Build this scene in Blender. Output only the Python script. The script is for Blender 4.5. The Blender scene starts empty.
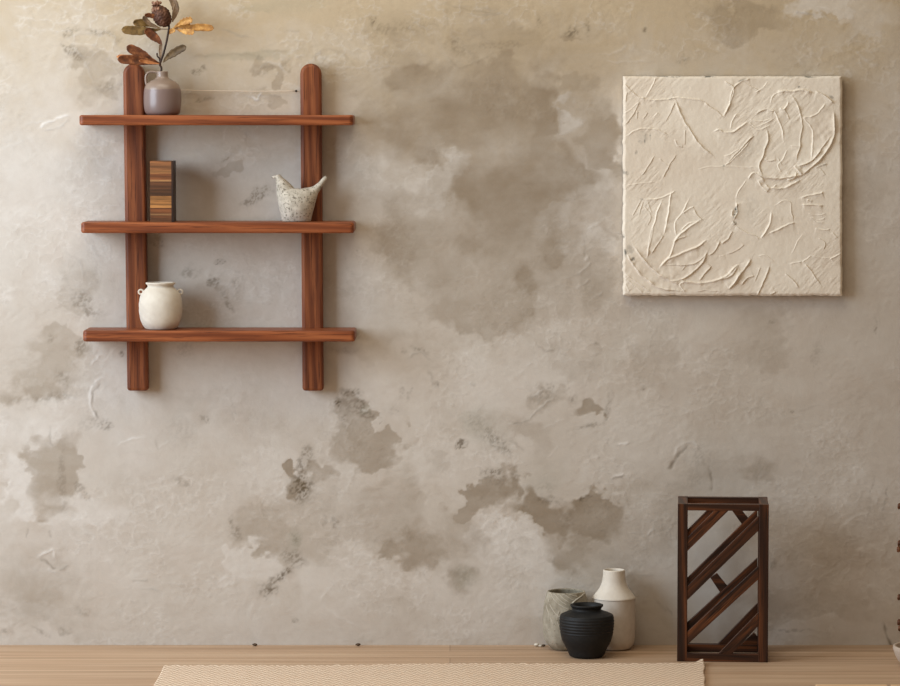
import bpy, bmesh, math, random
import numpy as np
from mathutils import Vector, Matrix
random.seed(4)
S = bpy.context.scene
COL = S.collection
# ------------------------------------------------------------------ camera model
FOC = 10000/3.0                 # focal length in pixels (900 wide frame)
TH = math.atan(228/FOC)         # gentle downward pitch
CD = 10.0                       # distance of the camera from the wall
CT, ST = math.cos(TH), math.sin(TH)
def ray(px, py):
    a, b = px-450.0, 343.0-py
    return (a, CT*FOC + ST*b, -ST*FOC + CT*b)
_r = ray(450, 645)
CH = CD*(-_r[2])/_r[1]          # camera height: pixel row 645 is where wall meets floor
def P(px, py, Y=0.0):           # pixel seen at depth Y -> (X, Z)
    r = ray(px, py); t = (Y+CD)/r[1]
    return r[0]*t, CH + r[2]*t
def F(px, py, z=0.0):           # pixel seen on a level surface -> (X, Y)
    r = ray(px, py); t = (z-CH)/r[2]
    return r[0]*t, r[1]*t - CD
def W2P(X, Y, Z):               # inverse, numpy friendly
    y = Y+CD; z = Z-CH
    d = y*CT - z*ST; u = y*ST + z*CT
    return 450 + FOC*X/d, 343 - FOC*u/d
def mpp(Y): return (CD+Y)/FOC   # metres per pixel at depth

cam = bpy.data.cameras.new('camera'); co = bpy.data.objects.new('camera', cam); COL.objects.link(co)
co.location = (0, -CD, CH); co.rotation_euler = (math.pi/2-TH, 0, 0)
cam.sensor_width = 36; cam.lens = FOC/900*36; cam.clip_end = 60
S.camera = co

# ------------------------------------------------------------------ noise helpers
_rng = np.random.RandomState(11)
_T = _rng.rand(256, 256)
def vn(x, y, s=0):
    x = np.asarray(x, float)+s*17.3; y = np.asarray(y, float)+s*9.7
    xi = np.floor(x).astype(int); yi = np.floor(y).astype(int)
    fx = x-xi; fy = y-yi
    fx = fx*fx*(3-2*fx); fy = fy*fy*(3-2*fy)
    a = _T[xi & 255, yi & 255]; b = _T[(xi+1) & 255, yi & 255]
    c = _T[xi & 255, (yi+1) & 255]; d = _T[(xi+1) & 255, (yi+1) & 255]
    return (a*(1-fx)+b*fx)*(1-fy) + (c*(1-fx)+d*fx)*fy
def fbm(x, y, s=0, o=4):
    r = 0; a = .5; t = 0
    for k in range(o):
        r = r + a*vn(x*2**k, y*2**k, s+k*3.1); t += a; a *= .5
    return r/t
def sstep(a, b, x):
    t = np.clip((x-a)/(b-a), 0, 1); return t*t*(3-2*t)
def seg_field(X, Y, pts):
    """distance to polyline, signed side, position along 0..1"""
    best = np.full(X.shape, 1e9); side = np.zeros(X.shape); par = np.zeros(X.shape)
    n = len(pts)-1
    for i in range(n):
        (x0, y0), (x1, y1) = pts[i], pts[i+1]
        dx, dy = x1-x0, y1-y0; L = dx*dx+dy*dy+1e-9
        t = np.clip(((X-x0)*dx+(Y-y0)*dy)/L, 0, 1)
        ex, ey = X-(x0+t*dx), Y-(y0+t*dy)
        d = np.sqrt(ex*ex+ey*ey); m = d < best
        best = np.where(m, d, best); side = np.where(m, np.sign(dx*ey-dy*ex), side)
        par = np.where(m, (i+t)/n, par)
    return best, side, par
def smooth_pts(pts, k=4):
    if len(pts) < 3: return pts
    out = []
    p = [pts[0]]+list(pts)+[pts[-1]]
    for i in range(1, len(p)-2):
        for j in range(k):
            t = j/k
            out.append(tuple(0.5*((2*p[i][c])+(-p[i-1][c]+p[i+1][c])*t+(2*p[i-1][c]-5*p[i][c]+4*p[i+1][c]-p[i+2][c])*t*t+(-p[i-1][c]+3*p[i][c]-3*p[i+1][c]+p[i+2][c])*t**3) for c in range(len(pts[0]))))
    out.append(tuple(pts[-1])); return out

# ------------------------------------------------------------------ object helpers
def link(name, me, mat=None, parent=None, smooth=False, loc=None):
    o = bpy.data.objects.new(name, me); COL.objects.link(o)
    if mat is not None: me.materials.append(mat)
    if parent is not None: o.parent = parent
    if loc is not None: o.location = loc
    if smooth:
        me.polygons.foreach_set('use_smooth', [True]*len(me.polygons))
    return o
def from_bm(name, bm, mat, parent=None, smooth=False):
    me = bpy.data.meshes.new(name); bmesh.ops.recalc_face_normals(bm, faces=bm.faces)
    bm.to_mesh(me); bm.free(); return link(name, me, mat, parent, smooth)
def rebase(root, loc):
    """parts were made in world coordinates: hang them under an Empty standing at loc"""
def thing(name, label, cat, loc, group=None):
    o = bpy.data.objects.new(name, None); COL.objects.link(o); o.location = loc
    o.empty_display_size = .05
    o['label'] = label; o['category'] = cat
    if group: o['group'] = group
    return o
def tag(o, label, cat, group=None):
    o['label'] = label; o['category'] = cat
    if group: o['group'] = group
    return o
def adopt(root, objs):
    for o in objs:
        o.parent = root; o.matrix_parent_inverse = Matrix.Translation(-Vector(root.location))
def bevel_mod(o, w=.002, seg=2):
    m = o.modifiers.new('bevel', 'BEVEL'); m.width = w; m.segments = seg; m.limit_method = 'ANGLE'; m.angle_limit = math.radians(35)
    return o
def grid_mesh(name, co, nx, ny):
    """co: (ny,nx,3) array"""
    me = bpy.data.meshes.new(name); n = nx*ny
    me.vertices.add(n); me.vertices.foreach_set('co', co.reshape(-1).astype(np.float32))
    i = np.arange((nx-1)*(ny-1)); r, c = i//(nx-1), i % (nx-1)
    a = r*nx+c; q = np.stack([a, a+1, a+nx+1, a+nx], 1).astype(np.int32)
    nf = len(q); me.loops.add(nf*4); me.loops.foreach_set('vertex_index', q.reshape(-1))
    me.polygons.add(nf); me.polygons.foreach_set('loop_start', np.arange(nf, dtype=np.int32)*4)
    me.polygons.foreach_set('loop_total', np.full(nf, 4, np.int32))
    me.update(); me.validate()
    me.polygons.foreach_set('use_smooth', np.ones(nf, bool))
    return me
def set_color(me, name, rgba):
    a = me.attributes.new(name, 'FLOAT_COLOR', 'POINT'); a.data.foreach_set('color', rgba.reshape(-1).astype(np.float32))

def prism(pts, y0, y1):
    """polygon given as (X,Z) list, extruded from y0 to y1"""
    bm = bmesh.new()
    a = [bm.verts.new((x, y0, z)) for x, z in pts]; b = [bm.verts.new((x, y1, z)) for x, z in pts]
    bm.faces.new(a); bm.faces.new(b[::-1]); n = len(pts)
    for i in range(n): bm.faces.new((a[i], a[(i+1) % n], b[(i+1) % n], b[i]))
    return bm
def prism_z(pts, z0, z1):
    bm = bmesh.new()
    a = [bm.verts.new((x, y, z0)) for x, y in pts]; b = [bm.verts.new((x, y, z1)) for x, y in pts]
    bm.faces.new(a); bm.faces.new(b[::-1]); n = len(pts)
    for i in range(n): bm.faces.new((a[i], a[(i+1) % n], b[(i+1) % n], b[i]))
    return bm
def box(x0, x1, y0, y1, z0, z1):
    return prism([(x0, z0), (x1, z0), (x1, z1), (x0, z1)], y0, y1)
def lathe(prof, seg=96, fn=None, cap=True):
    """prof: (r,z) list from outside bottom up, over the rim and down inside"""
    bm = bmesh.new(); rings = []
    for r, z in prof:
        ring = []
        for k in range(seg):
            a = 2*math.pi*k/seg
            rr, zz = (r, z) if fn is None else fn(r, z, a)
            ring.append(bm.verts.new((rr*math.cos(a), rr*math.sin(a), zz)))
        rings.append(ring)
    for i in range(len(rings)-1):
        for k in range(seg):
            k2 = (k+1) % seg
            bm.faces.new((rings[i][k], rings[i][k2], rings[i+1][k2], rings[i+1][k]))
    if cap:
        bm.faces.new(rings[0][::-1]); bm.faces.new(rings[-1])
    return bm
def resample(prof, n):
    p = smooth_pts(prof, 8); p = np.array(p)
    d = np.r_[0, np.cumsum(np.hypot(*np.diff(p, axis=0).T))]
    t = np.linspace(0, d[-1], n)
    return list(zip(np.interp(t, d, p[:, 0]), np.interp(t, d, p[:, 1])))
def tube(pts, rad, seg=10, caps=True, flat=1.0):
    """tube through 3D points; rad number or list"""
    pts = [Vector(p) for p in pts]; n = len(pts)
    if not hasattr(rad, '__len__'): rad = [rad]*n
    bm = bmesh.new(); rings = []
    up = Vector((0, 1, 0))
    for i, p in enumerate(pts):
        t = (pts[min(i+1, n-1)]-pts[max(i-1, 0)]).normalized()
        s = t.cross(up)
        if s.length < 1e-4: s = t.cross(Vector((0, 0, 1)))
        s.normalize(); u = s.cross(t).normalized()
        rings.append([bm.verts.new(p + s*rad[i]*math.cos(2*math.pi*k/seg) + u*rad[i]*flat*math.sin(2*math.pi*k/seg)) for k in range(seg)])
    for i in range(n-1):
        for k in range(seg): bm.faces.new((rings[i][k], rings[i][(k+1) % seg], rings[i+1][(k+1) % seg], rings[i+1][k]))
    if caps: bm.faces.new(rings[0][::-1]); bm.faces.new(rings[-1])
    return bm

# ------------------------------------------------------------------ materials
def lin(c):
    return tuple(((v/255+.055)/1.055)**2.4 if v/255 > .04045 else v/255/12.92 for v in c)+(1,)
class MT:
    def __init__(s, name, rough=.7, spec=.3):
        s.m = bpy.data.materials.new(name); s.m.use_nodes = True; s.n = s.m.node_tree.nodes; s.l = s.m.node_tree.links
        s.b = s.n['Principled BSDF']; s.b.inputs['Roughness'].default_value = rough
        s.b.inputs['Specular IOR Level'].default_value = spec; s.cur = None
    def new(s, t, **kw):
        n = s.n.new(t)
        for k, v in kw.items(): setattr(n, k, v)
        return n
    def put(s, sock, v):
        if hasattr(v, 'is_output') or isinstance(v, bpy.types.NodeSocket): s.l.new(v, sock)
        else: sock.default_value = v
    def math(s, op, a, b=None, c=None, clamp=False):
        n = s.new('ShaderNodeMath', operation=op, use_clamp=clamp); s.put(n.inputs[0], a)
        if b is not None: s.put(n.inputs[1], b)
        if c is not None: s.put(n.inputs[2], c)
        return n.outputs[0]
    def mix(s, f, a, b, mode='MIX'):
        n = s.new('ShaderNodeMix', data_type='RGBA', blend_type=mode); s.put(n.inputs[0], f); s.put(n.inputs[6], a); s.put(n.inputs[7], b)
        return n.outputs[2]
    def obj(s, scale=(1, 1, 1), rand=False, loc=(0, 0, 0), rot=(0, 0, 0)):
        tc = s.new('ShaderNodeTexCoord'); mp = s.new('ShaderNodeMapping')
        mp.inputs['Scale'].default_value = scale; mp.inputs['Location'].default_value = loc; mp.inputs['Rotation'].default_value = rot
        src = tc.outputs['Object']
        if rand:
            oi = s.new('ShaderNodeObjectInfo'); va = s.new('ShaderNodeVectorMath', operation='ADD')
            sc = s.math('MULTIPLY', oi.outputs['Random'], 7.0)
            cx = s.new('ShaderNodeCombineXYZ')
            for i in range(3): s.l.new(sc, cx.inputs[i])
            s.l.new(src, va.inputs[0]); s.l.new(cx.outputs[0], va.inputs[1]); src = va.outputs[0]
        s.l.new(src, mp.inputs['Vector']); return mp.outputs[0]
    def noise(s, vec, scale=5, detail=4, rough=.55, dist=0):
        n = s.new('ShaderNodeTexNoise'); s.l.new(vec, n.inputs['Vector'])
        n.inputs['Scale'].default_value = scale; n.inputs['Detail'].default_value = detail
        n.inputs['Roughness'].default_value = rough; n.inputs['Distortion'].default_value = dist
        return n.outputs['Fac']
    def ramp(s, f, stops):
        n = s.new('ShaderNodeValToRGB'); e = n.color_ramp.elements
        while len(e) < len(stops): e.new(.5)
        for k, (p, c) in enumerate(stops):
            e[k].position = p; e[k].color = c if len(c) == 4 else lin(c)
        s.l.new(f, n.inputs[0]); return n.outputs[0]
    def rng(s, f, a, b, c=0, d=1):
        n = s.new('ShaderNodeMapRange'); s.l.new(f, n.inputs[0])
        for k, v in zip((1, 2, 3, 4), (a, b, c, d)): n.inputs[k].default_value = v
        return n.outputs[0]
    def bump(s, h, strength=.3, dist=.002):
        n = s.new('ShaderNodeBump'); n.inputs['Strength'].default_value = strength; n.inputs['Distance'].default_value = dist
        s.l.new(h, n.inputs['Height'])
        if s.cur: s.l.new(s.cur, n.inputs['Normal'])
        s.cur = n.outputs[0]; s.l.new(s.cur, s.b.inputs['Normal'])
    def col(s, c): s.put(s.b.inputs['Base Color'], c)

def wood(name, axis, dark, mid, light, rough=.5, gs=1.0, spec=.35, contrast=.09):
    m = MT(name, rough, spec)
    def sc(a, b): return tuple((a if i == axis else b)*gs for i in range(3))
    v = m.obj(sc(1.2, 48), rand=True)
    n1 = m.noise(v, 1.6, 3, .5, .6)                         # broad figure
    v2 = m.obj(sc(6, 190), rand=True); n2 = m.noise(v2, 1.5, 3, .6)      # pores
    w = m.new('ShaderNodeTexWave', wave_type='BANDS', bands_direction='DIAGONAL'); m.l.new(m.obj(sc(.8, 16), rand=True), w.inputs['Vector'])
    w.inputs['Scale'].default_value = 1.3; w.inputs['Distortion'].default_value = 5; w.inputs['Detail'].default_value = 2
    f = m.math('ADD', m.math('MULTIPLY', n1, .6), m.math('MULTIPLY', w.outputs['Fac'], .4))
    c = m.ramp(f, [(.5-contrast*4, dark), (.5, mid), (.5+contrast*4, light)])
    c = m.mix(m.rng(n2, .52, .66), c, lin(dark))
    m.col(c); m.bump(n2, .25, .0012)
    return m.m

TEAK = ((84, 40, 19), (124, 66, 34), (150, 88, 50))
teak_v = wood('teak upright grain', 2, *TEAK, rough=.5)
teak_h = wood('teak board grain', 0, *[tuple(min(255, int(c*1.12)) for c in k) for k in TEAK], rough=.45)
DK = ((30, 14, 7), (62, 33, 17), (110, 62, 32))
dark_v = wood('dark ash upright', 2, *DK, rough=.42, gs=.9)
dark_h = wood('dark ash rail', 0, *DK, rough=.42, gs=.9)
dark_y = wood('dark ash side rail', 1, *DK, rough=.42, gs=.9)

# ---- plaster
def plaster_mat():
    m = MT('trowelled plaster', .85, .2)
    at = m.new('ShaderNodeAttribute', attribute_name='layers'); sp = m.new('ShaderNodeSeparateColor'); m.l.new(at.outputs['Color'], sp.inputs[0])
    v = m.obj()
    big = m.noise(v, 1.7, 5, .6, .4); mid = m.noise(v, 7, 6, .65, .8); fine = m.noise(v, 38, 6, .7, .5)
    base = m.ramp(big, [(.3, (196, 186, 173)), (.5, (203, 194, 182)), (.7, (207, 199, 189))])
    base = m.mix(m.rng(mid, .35, .7, 0, .55), base, lin((192, 178, 163)))
    # upper part of the wall blends towards a warmer tone
    tc = m.new('ShaderNodeTexCoord'); sx = m.new('ShaderNodeSeparateXYZ'); m.l.new(tc.outputs['Object'], sx.inputs[0])
    zz = m.math('ADD', sx.outputs[2], m.math('MULTIPLY', mid, .5))
    base = m.mix(m.rng(zz, 1.7, 2.15, 0, .85), base, lin((190, 170, 138)))
    f2 = m.math('SUBTRACT', fine, .5)
    d = m.math('ADD', sp.outputs[0], m.math('MULTIPLY', f2, .10), clamp=True)
    l = m.math('ADD', sp.outputs[1], m.math('MULTIPLY', f2, .18), clamp=True)
    c = m.mix(m.rng(l, .04, 1.0), base, lin((226, 220, 212)))
    c = m.mix(m.rng(d, .04, 1.0), c, lin((137, 119, 96)))
    c = m.mix(m.rng(fine, .3, .75, 0, .16), c, lin((150, 134, 114)))
    c = m.mix(sp.outputs[2], c, lin((98, 84, 64)))
    m.col(c)
    m.bump(fine, .22, .003); m.bump(mid, .12, .006)
    return m.m
PLASTER = plaster_mat()

# ================================================================== WALL
px_s = 0.003
xs = np.concatenate([np.linspace(-5.0, -1.6, 35)[:-1], np.arange(-1.6, 1.6, .003), np.linspace(1.6, 5.0, 35)])
zs = np.concatenate([np.arange(0.0, 2.15, .003), np.linspace(2.15, 3.4, 14)])
GX, GZ = np.meshgrid(xs, zs)
PX, PY = W2P(GX, 0.0, GZ)
wx = PX + 22*(fbm(PX/34, PY/34, 1)-.5)*2 + 12*(fbm(PX/11, PY/9, 2, 5)-.5)*2
wy = PY + 22*(fbm(PX/34, PY/34, 5)-.5)*2 + 12*(fbm(PX/11, PY/9, 6, 5)-.5)*2
fray = fbm(PX/5, PY/5, 9, 3)-.5
def blob(b, hardn=1.0):
    cx, cy, rx, ry, ang, amp, soft = b
    a = math.radians(ang); X = wx-cx; Y = wy-cy
    u = (X*math.cos(a)+Y*math.sin(a))/rx; v = (-X*math.sin(a)+Y*math.cos(a))/ry
    r = np.sqrt(u*u+v*v)+fray*min(1.0, 12/min(rx, ry))*.5
    sf = soft*(.45+2.6*softz)
    return amp*(1-sstep(1-sf, 1+sf, r))
softz = sstep(.3, .7, fbm(PX/30, PY/30, 15, 3))
DARKS = [
 (470,110,100,62,0,.86,.28),(520,200,72,95,0,.86,.28),(412,228,34,42,-35,.55,.2),(455,258,62,62,0,.50,.3),(498,300,48,34,10,.55,.25),
 (470,60,110,50,0,.5,.4),(500,190,110,110,0,.5,.4),(560,60,50,50,0,.25,.5),(582,122,24,42,0,.50,.25),(597,140,22,34,0,.66,.2),(592,282,28,30,0,.45,.3),(388,300,40,42,20,.22,.45),(360,160,25,20,0,.2,.4),
 (350,408,15,17,0,.62,.18),(362,424,14,11,0,.72,.14),(376,448,33,21,0,.62,.13),(345,440,20,18,-40,.55,.18),(320,468,14,15,0,.60,.15),
 (398,510,30,30,0,.42,.35),(406,535,24,24,0,.66,.22),(425,545,30,14,10,.55,.25),(375,520,30,26,0,.40,.35),(330,520,40,36,0,.28,.4),
 (484,497,27,15,-18,.74,.14),(505,488,11,12,0,.80,.15),(540,513,32,17,14,.86,.14),(596,518,36,32,0,.82,.16),(575,552,36,17,22,.62,.2),
 (462,530,24,30,0,.44,.35),(462,578,12,10,0,.5,.3),(505,560,20,10,0,.12,.4),(650,520,40,40,0,.34,.5),(610,560,40,24,0,.42,.4),
 (588,411,18,9,0,.75,.16),(545,395,14,10,-30,.45,.25),(532,440,14,22,0,.34,.4),(575,360,24,22,0,.22,.4),(440,470,14,10,0,.25,.4),
 (268,524,38,19,5,.42,.2),(300,487,10,12,0,.9,.2),(300,540,20,28,0,.28,.4),(310,500,40,20,0,.3,.4),(245,500,26,12,0,.2,.4),
 (52,478,28,34,0,.56,.22),(64,470,14,30,5,.62,.25),(34,385,34,14,-12,.60,.16),(62,352,24,22,0,.42,.25),(45,370,30,20,0,.42,.2),
 (72,285,20,28,15,.34,.35),(28,590,44,34,12,.42,.3),(60,610,40,22,0,.25,.4),(14,420,16,14,0,.15,.4),
 (98,62,30,14,8,.40,.12),(96,82,18,16,0,.36,.2),(110,84,14,8,0,.5,.2),
 (225,170,14,12,0,.42,.25),(262,72,22,6,-3,.5,.2),(272,98,20,9,15,.48,.25),(215,150,20,10,0,.2,.3),
 (762,340,26,34,0,.28,.3),(655,355,22,26,0,.24,.4),(752,465,12,10,0,.4,.35),(700,470,26,20,0,.2,.4),
 (830,560,44,28,0,.35,.4),(800,600,60,16,0,.35,.4),(868,520,24,30,0,.2,.4),(740,18,44,16,0,.42,.35),(880,180,18,30,0,.22,.4),
 (575,38,12,5,-10,.7,.2),(430,30,44,6,4,.44,.3),(395,38,16,7,20,.5,.3),(455,42,9,8,45,.55,.25),(380,70,26,20,0,.2,.4),
 (200,400,30,20,0,.14,.5),(260,430,40,16,0,.14,.5),(360,346,34,8,30,.2,.4),(220,292,26,22,0,.2,.5),(170,620,14,10,0,.2,.4),
 (690,205,0.1,0.1,0,0,.1)]
LIGHTS = [
 (448,172,28,13,-8,.62,.13),(430,190,34,18,-30,.5,.2),(408,200,34,26,0,.32,.3),(388,140,18,16,40,.35,.2),
 (566,114,10,13,0,.62,.2),(586,188,28,20,0,.52,.2),(560,224,17,12,0,.52,.14),(598,246,22,8,0,.42,.25),
 (515,552,48,26,24,.48,.14),(480,590,74,34,0,.34,.4),(252,560,32,22,0,.42,.12),(345,575,48,26,0,.32,.4),
 (24,150,70,150,0,.34,.6),(30,430,66,26,0,.42,.35),(92,514,50,18,0,.46,.3),(14,486,24,24,0,.5,.3),(120,450,60,60,0,.16,.5),
 (64,395,60,16,0,.32,.35),(300,480,50,26,0,.26,.4),(250,470,24,40,40,.22,.4),(26,612,24,12,0,.34,.15),
 (817,2,28,10,0,.44,.1),(866,10,36,20,0,.3,.2),(520,380,80,40,0,.28,.4),(630,440,60,44,0,.26,.4),(470,460,60,30,0,.24,.4),
 (344,395,50,40,-40,.2,.45),(640,90,20,60,0,.15,.4),(620,165,8,60,0,.2,.3),(860,500,30,26,0,.2,.15),(690,330,60,30,0,.12,.5),
 (410,390,30,60,-30,.2,.4),(160,560,70,50,0,.1,.5),(360,520,26,14,0,.2,.4)]
STAINS = [
 (300,487,10,13,0,.95,.3),(304,462,6,16,15,.6,.5),(268,590,8,6,0,.8,.4),(280,577,17,3.5,-32,.8,.35),(294,558,8,11,-45,.55,.5),(296,540,4,7,0,.4,.5),
 (350,393,12,3,0,.7,.4),(338,402,3,5,0,.8,.4),(360,404,5,7,0,.6,.5),(366,415,10,4,10,.5,.5),(345,418,3,10,0,.4,.5),(350,405,14,10,0,.35,.6),
 (494,440,14,6,40,.6,.5),(461,444,7,5,-30,.75,.4),(503,446,9,2.5,45,.7,.4),(480,425,12,10,40,.25,.6),
 (493,473,10,4,5,.8,.4),(497,480,8,5,0,.4,.5),(515,476,3,4,0,.5,.5),(548,500,12,3,5,.5,.5),(583,498,8,3,-20,.7,.4),(566,520,6,6,0,.4,.6),(545,488,8,6,0,.25,.6),
 (543,392,12,7,-40,.45,.6),(588,427,11,2,-8,.5,.4),(608,410,3,14,10,.4,.6),(573,400,3,4,0,.5,.5),(510,472,0.1,0.1,0,0,.4),
 (70,32,8,4,-20,.5,.5),(100,32,10,2.5,3,.6,.4),(115,38,8,2,25,.4,.5),(72,50,10,4,25,.55,.5),(80,57,6,4,30,.5,.5),(108,88,10,3,-10,.45,.5),
 (373,22,3,4,0,.7,.4),(377,28,4,4,0,.5,.4),(386,30,6,4,0,.45,.6),(405,27,22,4,-8,.35,.6),(455,44,3,5,0,.6,.4),(462,50,10,5,20,.3,.6),
 (571,32,8,4,-10,.7,.3),(587,28,2,7,0,.6,.4),(539,22,2,5,0,.4,.5),(645,30,2.4,2.4,0,.8,.4),(500,45,24,4,-4,.25,.6),
 (197,72,5,4,0,.6,.5),(203,68,3,3,0,.6,.5),(204,100,9,2,-10,.45,.5),(265,70,14,5,0,.25,.6),(286,66,5,7,0,.3,.6),
 (258,195,13,6,-35,.55,.55),(248,202,8,3,-20,.5,.5),(226,158,7,2,-45,.4,.5),(240,310,0.1,.1,0,0,.5),
 (190,272,10,5,0,.4,.6),(213,282,6,6,30,.6,.5),(220,262,6,3,0,.55,.5),(228,300,4,12,-20,.4,.6),(236,285,4,12,0,.35,.6),(158,240,8,8,0,.35,.6),
 (82,300,10,9,45,.42,.6),(90,312,8,5,20,.45,.6),(48,398,24,3,-6,.4,.6),(62,378,5,7,-45,.45,.5),(82,346,6,7,0,.45,.6),(50,338,3,5,0,.3,.6),
 (108,426,7,4,-10,.5,.5),(96,423,12,6,0,.28,.6),(122,354,3,3,0,.6,.4),(182,430,10,10,0,.2,.6),(204,418,5,4,0,.35,.6),(185,348,7,7,45,.3,.6),
 (62,480,4,30,0,.25,.6),(82,492,5,10,-40,.35,.6),(180,500,0.1,.1,0,0,.5),(235,533,5,6,0,.55,.5),(232,522,2,6,0,.4,.5),(182,482,8,4,40,.3,.5),
 (352,336,9,3,10,.45,.5),(345,350,9,2.5,0,.35,.6),(404,352,3,3,0,.3,.6),(418,350,9,3,20,.35,.6),(437,385,3,3,0,.5,.4),(402,391,3,5,0,.5,.5),(410,392,1.5,6,20,.5,.5),(395,410,5,4,0,.3,.6),
 (334,523,4,5,0,.35,.5),(324,521,3,5,0,.25,.5),(464,576,8,8,0,.3,.6),(82,611,6,3,20,.35,.6),(42,632,8,2,30,.35,.5),(64,632,6,4,0,.3,.5),(5,632,5,3,0,.35,.5),(295,621,4,3,0,.4,.5),
 (700,458,10,12,0,.25,.7),(692,480,14,8,-30,.2,.7),(760,468,8,9,0,.2,.7),(772,322,5,2,-25,.3,.5),(816,356,4,10,20,.3,.7),(876,326,1.5,6,0,.5,.5),(642,388,1.6,1.6,0,.8,.4),(793,411,1.8,1.5,0,.8,.4),
 (870,500,1.5,22,12,.25,.6),(885,500,1.5,18,8,.3,.6),(792,630,20,1.6,0,.3,.5),(676,185,0.1,.1,0,0,.5),(682,60,6,3,-30,.4,.5),(597,345,2,2,0,.4,.5),(773,566,2,4,0,.5,.5)]
GREEN = [(296,540,5,9,0,.6,.5),(466,577,9,8,0,.6,.5),(365,410,6,5,0,.4,.5),(250,55,40,4,-2,.5,.6),(280,5,40,6,-5,.4,.6),(480,425,20,14,30,.4,.6),(545,480,14,12,0,.3,.6)]
D = np.zeros_like(PX); L = np.zeros_like(PX); K = np.zeros_like(PX); G = np.zeros_like(PX)
for b in DARKS: D = np.maximum(D, blob(b))
for b in LIGHTS: L = np.maximum(L, blob(b))
rag = sstep(.40, .62, .55*fbm((PX+PY)/2.2, (PX-PY)/4.5, 21, 3)+.45*fbm(PX/2.0, PY/2.0, 23, 2))
sx_, sy_ = wx, wy
wx = PX + 3*(fbm(PX/7, PY/7, 31)-.5)*2; wy = PY + 3*(fbm(PX/7, PY/7, 35)-.5)*2
for b in STAINS: K = np.maximum(K, blob(b)*(.25+.75*rag))
for b in GREEN: G = np.maximum(G, blob(b))
# streaky trowel drag inside everything
drag = fbm(PX/60+PY/90, PY/7, 41, 4)-.5
D = np.clip(D*(.64+.42*fbm(PX/26, PY/18, 53, 5)) + .30*(fbm(PX/46, PY/46, 51, 6)-.5) + .10*drag, 0, 1)
L = np.clip(L*(.75+.7*fbm(PX/22, PY/14, 61, 4)) + .30*np.clip(fbm(PX/50, PY/38, 71, 5)-.54, 0, 1)*2, 0, 1)
# wandering pale veins and hair scratches where the trowel skipped
vz = sstep(.46, .62, fbm(PX/52, PY/44, 151, 3))
vein = (1-np.abs(2*fbm(PX/13+PY/40, PY/9-PX/50, 153, 4)-1))**14
vein2 = (1-np.abs(2*fbm(PX/8-PY/14, PY/12+PX/20, 157, 4)-1))**18
L = np.clip(L+.30*vz*vein, 0, 1)
K = np.clip(K+.16*vz*vein2*fbm(PX/5, PY/5, 159, 2), 0, 1)
patina = fbm(PX/16, PY/13, 161, 5)-.5
D = np.clip(D+.16*patina*(.4+vz), 0, 1)
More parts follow.
